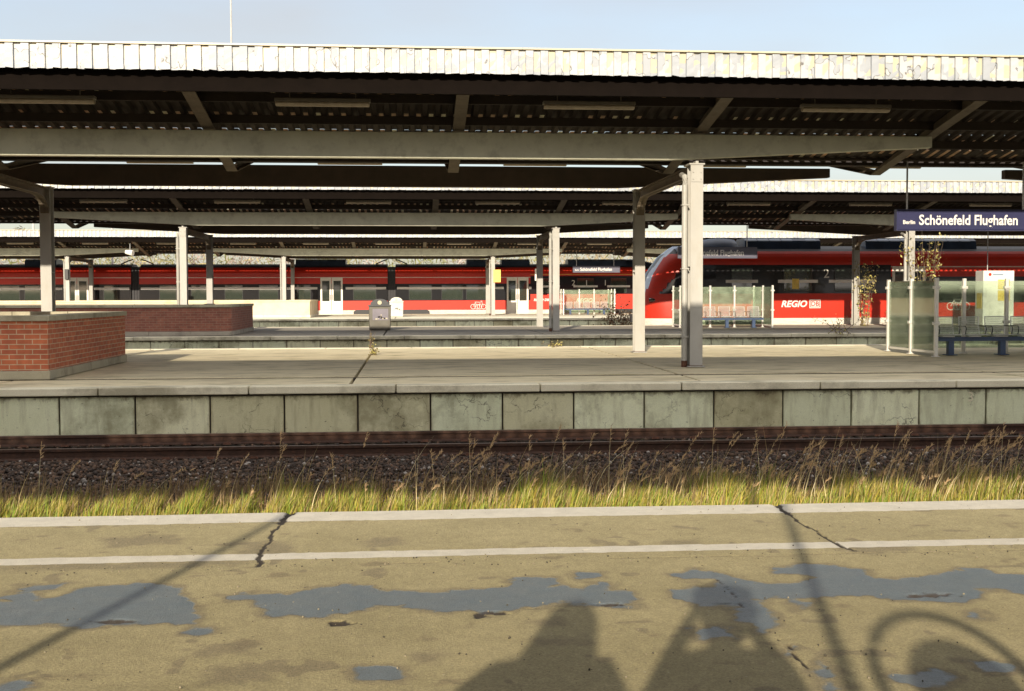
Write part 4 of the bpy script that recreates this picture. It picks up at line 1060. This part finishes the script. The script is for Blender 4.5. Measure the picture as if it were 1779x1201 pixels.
for i, (a, b, lb) in enumerate((((-20, 60, 25.2), (60, 62, 20.0), 'uppermost overhead wire faint against the sky'), ((-20, 60, 21.9), (60, 62, 18.6), 'middle overhead wire faint against the sky'), ((10, 60, 23.0), (60, 62, 19.9), 'short overhead wire at the top right of the sky'))):
    mb = MB(); A_, B_ = Vector(a), Vector(b)
    mb.tube([A_.lerp(B_, k/12)-Vector((0, 0, .35*4*(k/12)*(1-k/12))) for k in range(13)], .02, 4)
    o = mb.build('overhead_wire', 'mast_grey'); tag(o, lb, 'wire', 'overhead wires')

# far wood behind the trains
nt_ = 46000
bx = rng.uniform(-75, 110, nt_)
hh = 6.2+2.4*vnoise(bx, bx*0, 6.0, 41)+1.6*vnoise(bx, bx*0, 1.9, 42)
by = 128+rng.uniform(-5, 10, nt_); bz = -1+hh*rng.random(nt_)**.8
P = np.stack([bx, by, bz], -1); s = rng.uniform(.05, .17, (nt_, 1))
a = rng.normal(size=(nt_, 3)); a[:, 2] += .6; a /= np.linalg.norm(a, axis=1, keepdims=True); b = np.cross(a, rng.normal(size=(nt_, 3))); b /= np.linalg.norm(b, axis=1, keepdims=True)
L_ = np.where(rng.random((nt_, 1)) < .45, 5.0, 1.4)
V = np.stack([P-a*s*L_, P-b*s*.55, P+a*s*L_, P+b*s*.55], 1).reshape(-1, 3)
pal = np.array([(.34, .30, .16), (.42, .36, .24), (.30, .28, .12), (.46, .38, .34), (.24, .25, .10), (.38, .30, .25), (.5, .42, .2)])
reg = np.clip((vnoise(bx, bx*0, 9, 43)*7), 0, 6).astype(int); ci = pal[np.where(rng.random(nt_) < .6, reg, rng.integers(0, 7, nt_))]*rng.uniform(.6, 1.25, (nt_, 1))
struct(np_mesh('far_wood', V, np.arange(4*nt_).reshape(-1, 4), 'attr_plant', np.repeat(ci, 4, 0)), 'stuff')

# ================================================================== BEHIND THE CAMERA (cast the shadows on the near platform)
def skin_body(name, J, E_, rad, mats, parent, zsplit):
    me = bpy.data.meshes.new(name+'_skel'); me.from_pydata(J, E_, [])
    tmp = bpy.data.objects.new(name+'_tmp', me); COL.objects.link(tmp)
    tmp.modifiers.new('skin', 'SKIN'); sub = tmp.modifiers.new('sub', 'SUBSURF'); sub.levels = 2; sub.render_levels = 2
    if not me.skin_vertices: 
        bpy.context.view_layer.objects.active = tmp; bpy.context.view_layer.update()
    if not me.skin_vertices:
        bm = bmesh.new(); bm.from_mesh(me); bm.verts.layers.skin.verify(); bm.to_mesh(me); bm.free()
    for i, r_ in enumerate(rad):
        me.skin_vertices[0].data[i].radius = (r_ if isinstance(r_, tuple) else (r_, r_)); me.skin_vertices[0].data[i].use_root = (i == 0)
    bpy.context.view_layer.update()
    m2 = bpy.data.meshes.new_from_object(tmp.evaluated_get(bpy.context.evaluated_depsgraph_get())); bpy.data.objects.remove(tmp)
    for q in mats: m2.materials.append(MT[q])
    for p in m2.polygons:
        z = p.center.z; p.material_index = zsplit(p.center); p.use_smooth = True
    o = bpy.data.objects.new(name, m2); COL.objects.link(o); o.parent = parent; return o
def person(x, y, label, hands, elbows, hat=False):
    t = thing('person', (x, y, 0), label, 'person')
    J = [(0,0,.95),(0,0,1.15),(0,0,1.36),(0,.0,1.44),(0,.02,1.52),(0,.03,1.60),
         (-.19,0,1.38),(.19,0,1.38), (elbows[0][0],elbows[0][1],elbows[0][2]),(elbows[1][0],elbows[1][1],elbows[1][2]), hands[0], hands[1],
         (-.10,0,.88),(-.11,.01,.5),(-.11,-.02,.09),(.10,0,.88),(.11,.01,.5),(.11,-.02,.09),(-.12,.13,.04),(.12,.13,.04)]
    E_ = [(0,1),(1,2),(2,3),(3,4),(4,5),(2,6),(2,7),(6,8),(7,9),(8,10),(9,11),(0,12),(12,13),(13,14),(0,15),(15,16),(16,17),(14,18),(17,19)]
    rad = [(.16,.12),(.15,.11),(.16,.11),(.06,.06),(.085,.095),(.08,.095),(.075,.075),(.075,.075),.05,.05,.032,.032,(.095,.095),.06,.045,(.095,.095),.06,.045,.04,.04]
    for side, h in ((0, hands[0]), (1, hands[1])):                     # fingers and thumb on each hand
        hv = Vector(h); sgn = 1 if side == 0 else -1; pi = 10+side
        for k in range(4):
            b = len(J); z = .03-.02*k; L = (.035, .042, .038, .03)[k]
            J.append(tuple(hv+Vector((sgn*.02, .045, z)))); J.append(tuple(hv+Vector((sgn*.045, .045+L, z-.005)))); J.append(tuple(hv+Vector((sgn*.075, .045+L, z-.01))))
            E_ += [(pi, b), (b, b+1), (b+1, b+2)]; rad += [.012, .009, .008]
        b = len(J); J.append(tuple(hv+Vector((sgn*.03, .0, -.03)))); J.append(tuple(hv+Vector((sgn*.06, .02, -.045)))); E_ += [(pi, b), (b, b+1)]; rad += [.013, .01]
    def zs(c):
        if c.z < .93: return 1 if c.z > .1 else 3
        if c.z > 1.46: return 2
        hd = min((c-Vector(hands[0])).length, (c-Vector(hands[1])).length)
        return 2 if hd < .10 else 0
    t.scale = (1.12, 1.1, 1.22)
    b_ = skin_body('body', J, E_, rad, ['jacket', 'trousers', 'skin', 'train_dark'], t, zs)
    mb = MB(); hb = bmesh.new(); bmesh.ops.create_uvsphere(hb, u_segments=16, v_segments=10, radius=1)
    vs = [(v.co.x*.105, v.co.y*.12-.015, v.co.z*.12+1.585) for v in hb.verts if True]; fs = [[v.index for v in f.verts] for f in hb.faces if f.calc_center_median().z > -.2 or f.calc_center_median().y < -.1]; hb.free()
    mb.add(vs, fs); mb.build('hair', 'hair', t, smooth=True)
    mb = MB()
    if hat: mb.tube([(0, 0, 1.60), (0, 0, 1.66), (0, .0, 1.72)], .145, 18, .125); mb.build('wool_hat', 'trousers', t)
    else: mb.tube([(0, -.05, 1.36), (0, -.05, 1.45), (0, -.035, 1.55), (0, -.02, 1.64)], .17, 18, .10); mb.build('long_hair', 'hair', t, smooth=True)
    mb = MB(); mb.add([(-.015, .125, 1.53), (.015, .125, 1.53), (0, .15, 1.53), (0, .122, 1.57)], [(0, 1, 2), (0, 2, 3), (1, 3, 2), (0, 3, 1)]); mb.build('nose', 'skin', t)
    return t
person(.02, -.36, 'person in a dark jacket standing and holding a camera to the eye', [(-.13, .14, 1.50), (.15, .14, 1.50)], [(-.25, .12, 1.20), (.27, .12, 1.20)], True)
person(-.72, -.42, 'person in a dark jacket standing to the left of the photographer', [(-.10, .22, 1.33), (.10, .22, 1.33)], [(-.40, .06, 1.10), (.40, .06, 1.10)])
def post(x, y, h, r, label):
    mb = MB(); mb.tube([(0, 0, 0), (0, 0, h)], r, 10); mb.box(-.09, .09, -.09, .09, 0, .02); o = mb.build('steel_post', 'zinc'); o.location = (x, y, .004); tag(o, label, 'post')
post(-3.25, -1.5, 4.75, .04, 'thin steel post behind the photographer on the left')
post(.25, -1.35, 4.75, .036, 'thin steel post just behind the photographer')
t = thing('hoop_stand_in', (.86, -.6, 0), 'added unseen shadow-casting mirror inside a hoop on a low post', 'disc')  # stand-in added for the round shadow on the platform
mb = MB(); mb.tube([(0, 0, 0), (0, 0, 1.40)], .035, 8); mb.build('post', 'zinc', t)
mb = MB(); mb.tube([(.30*math.cos(a), 0, 1.70+.30*math.sin(a)) for a in [2*math.pi*i/32 for i in range(33)]], .03, 8); mb.build('hoop', 'zinc', t)
mb = MB(); mb.tube([(.03, -.03, 1.66), (.03, .03, 1.66)], .20, 24); mb.build('hoop_disc', 'zinc', t)

t = thing('reflection_occluder', (0, -62, -1), 'added unseen reflection-shaping shed far behind the photographer', 'occluder')  # added out of view to shape the reflections in the train windows
mb = MB(); mb.box(-120, 150, -8, 0, 0, 3.35); mb.build('low_wall', 'sheet_dark', t)
mb = MB(); mb.prism([(-9, 4.35), (1, 4.35), (1, 4.9), (-4, 7.4), (-9, 4.9)], 'x', -121, 151); mb.build('roof', 'sheet_dark', t)
for k in range(28):
    mb = MB(); mb.box(-119.9+k*10, -119.6+k*10, -.4, -.1, 3.36, 4.34); mb.build('support', 'bin_metal', t)
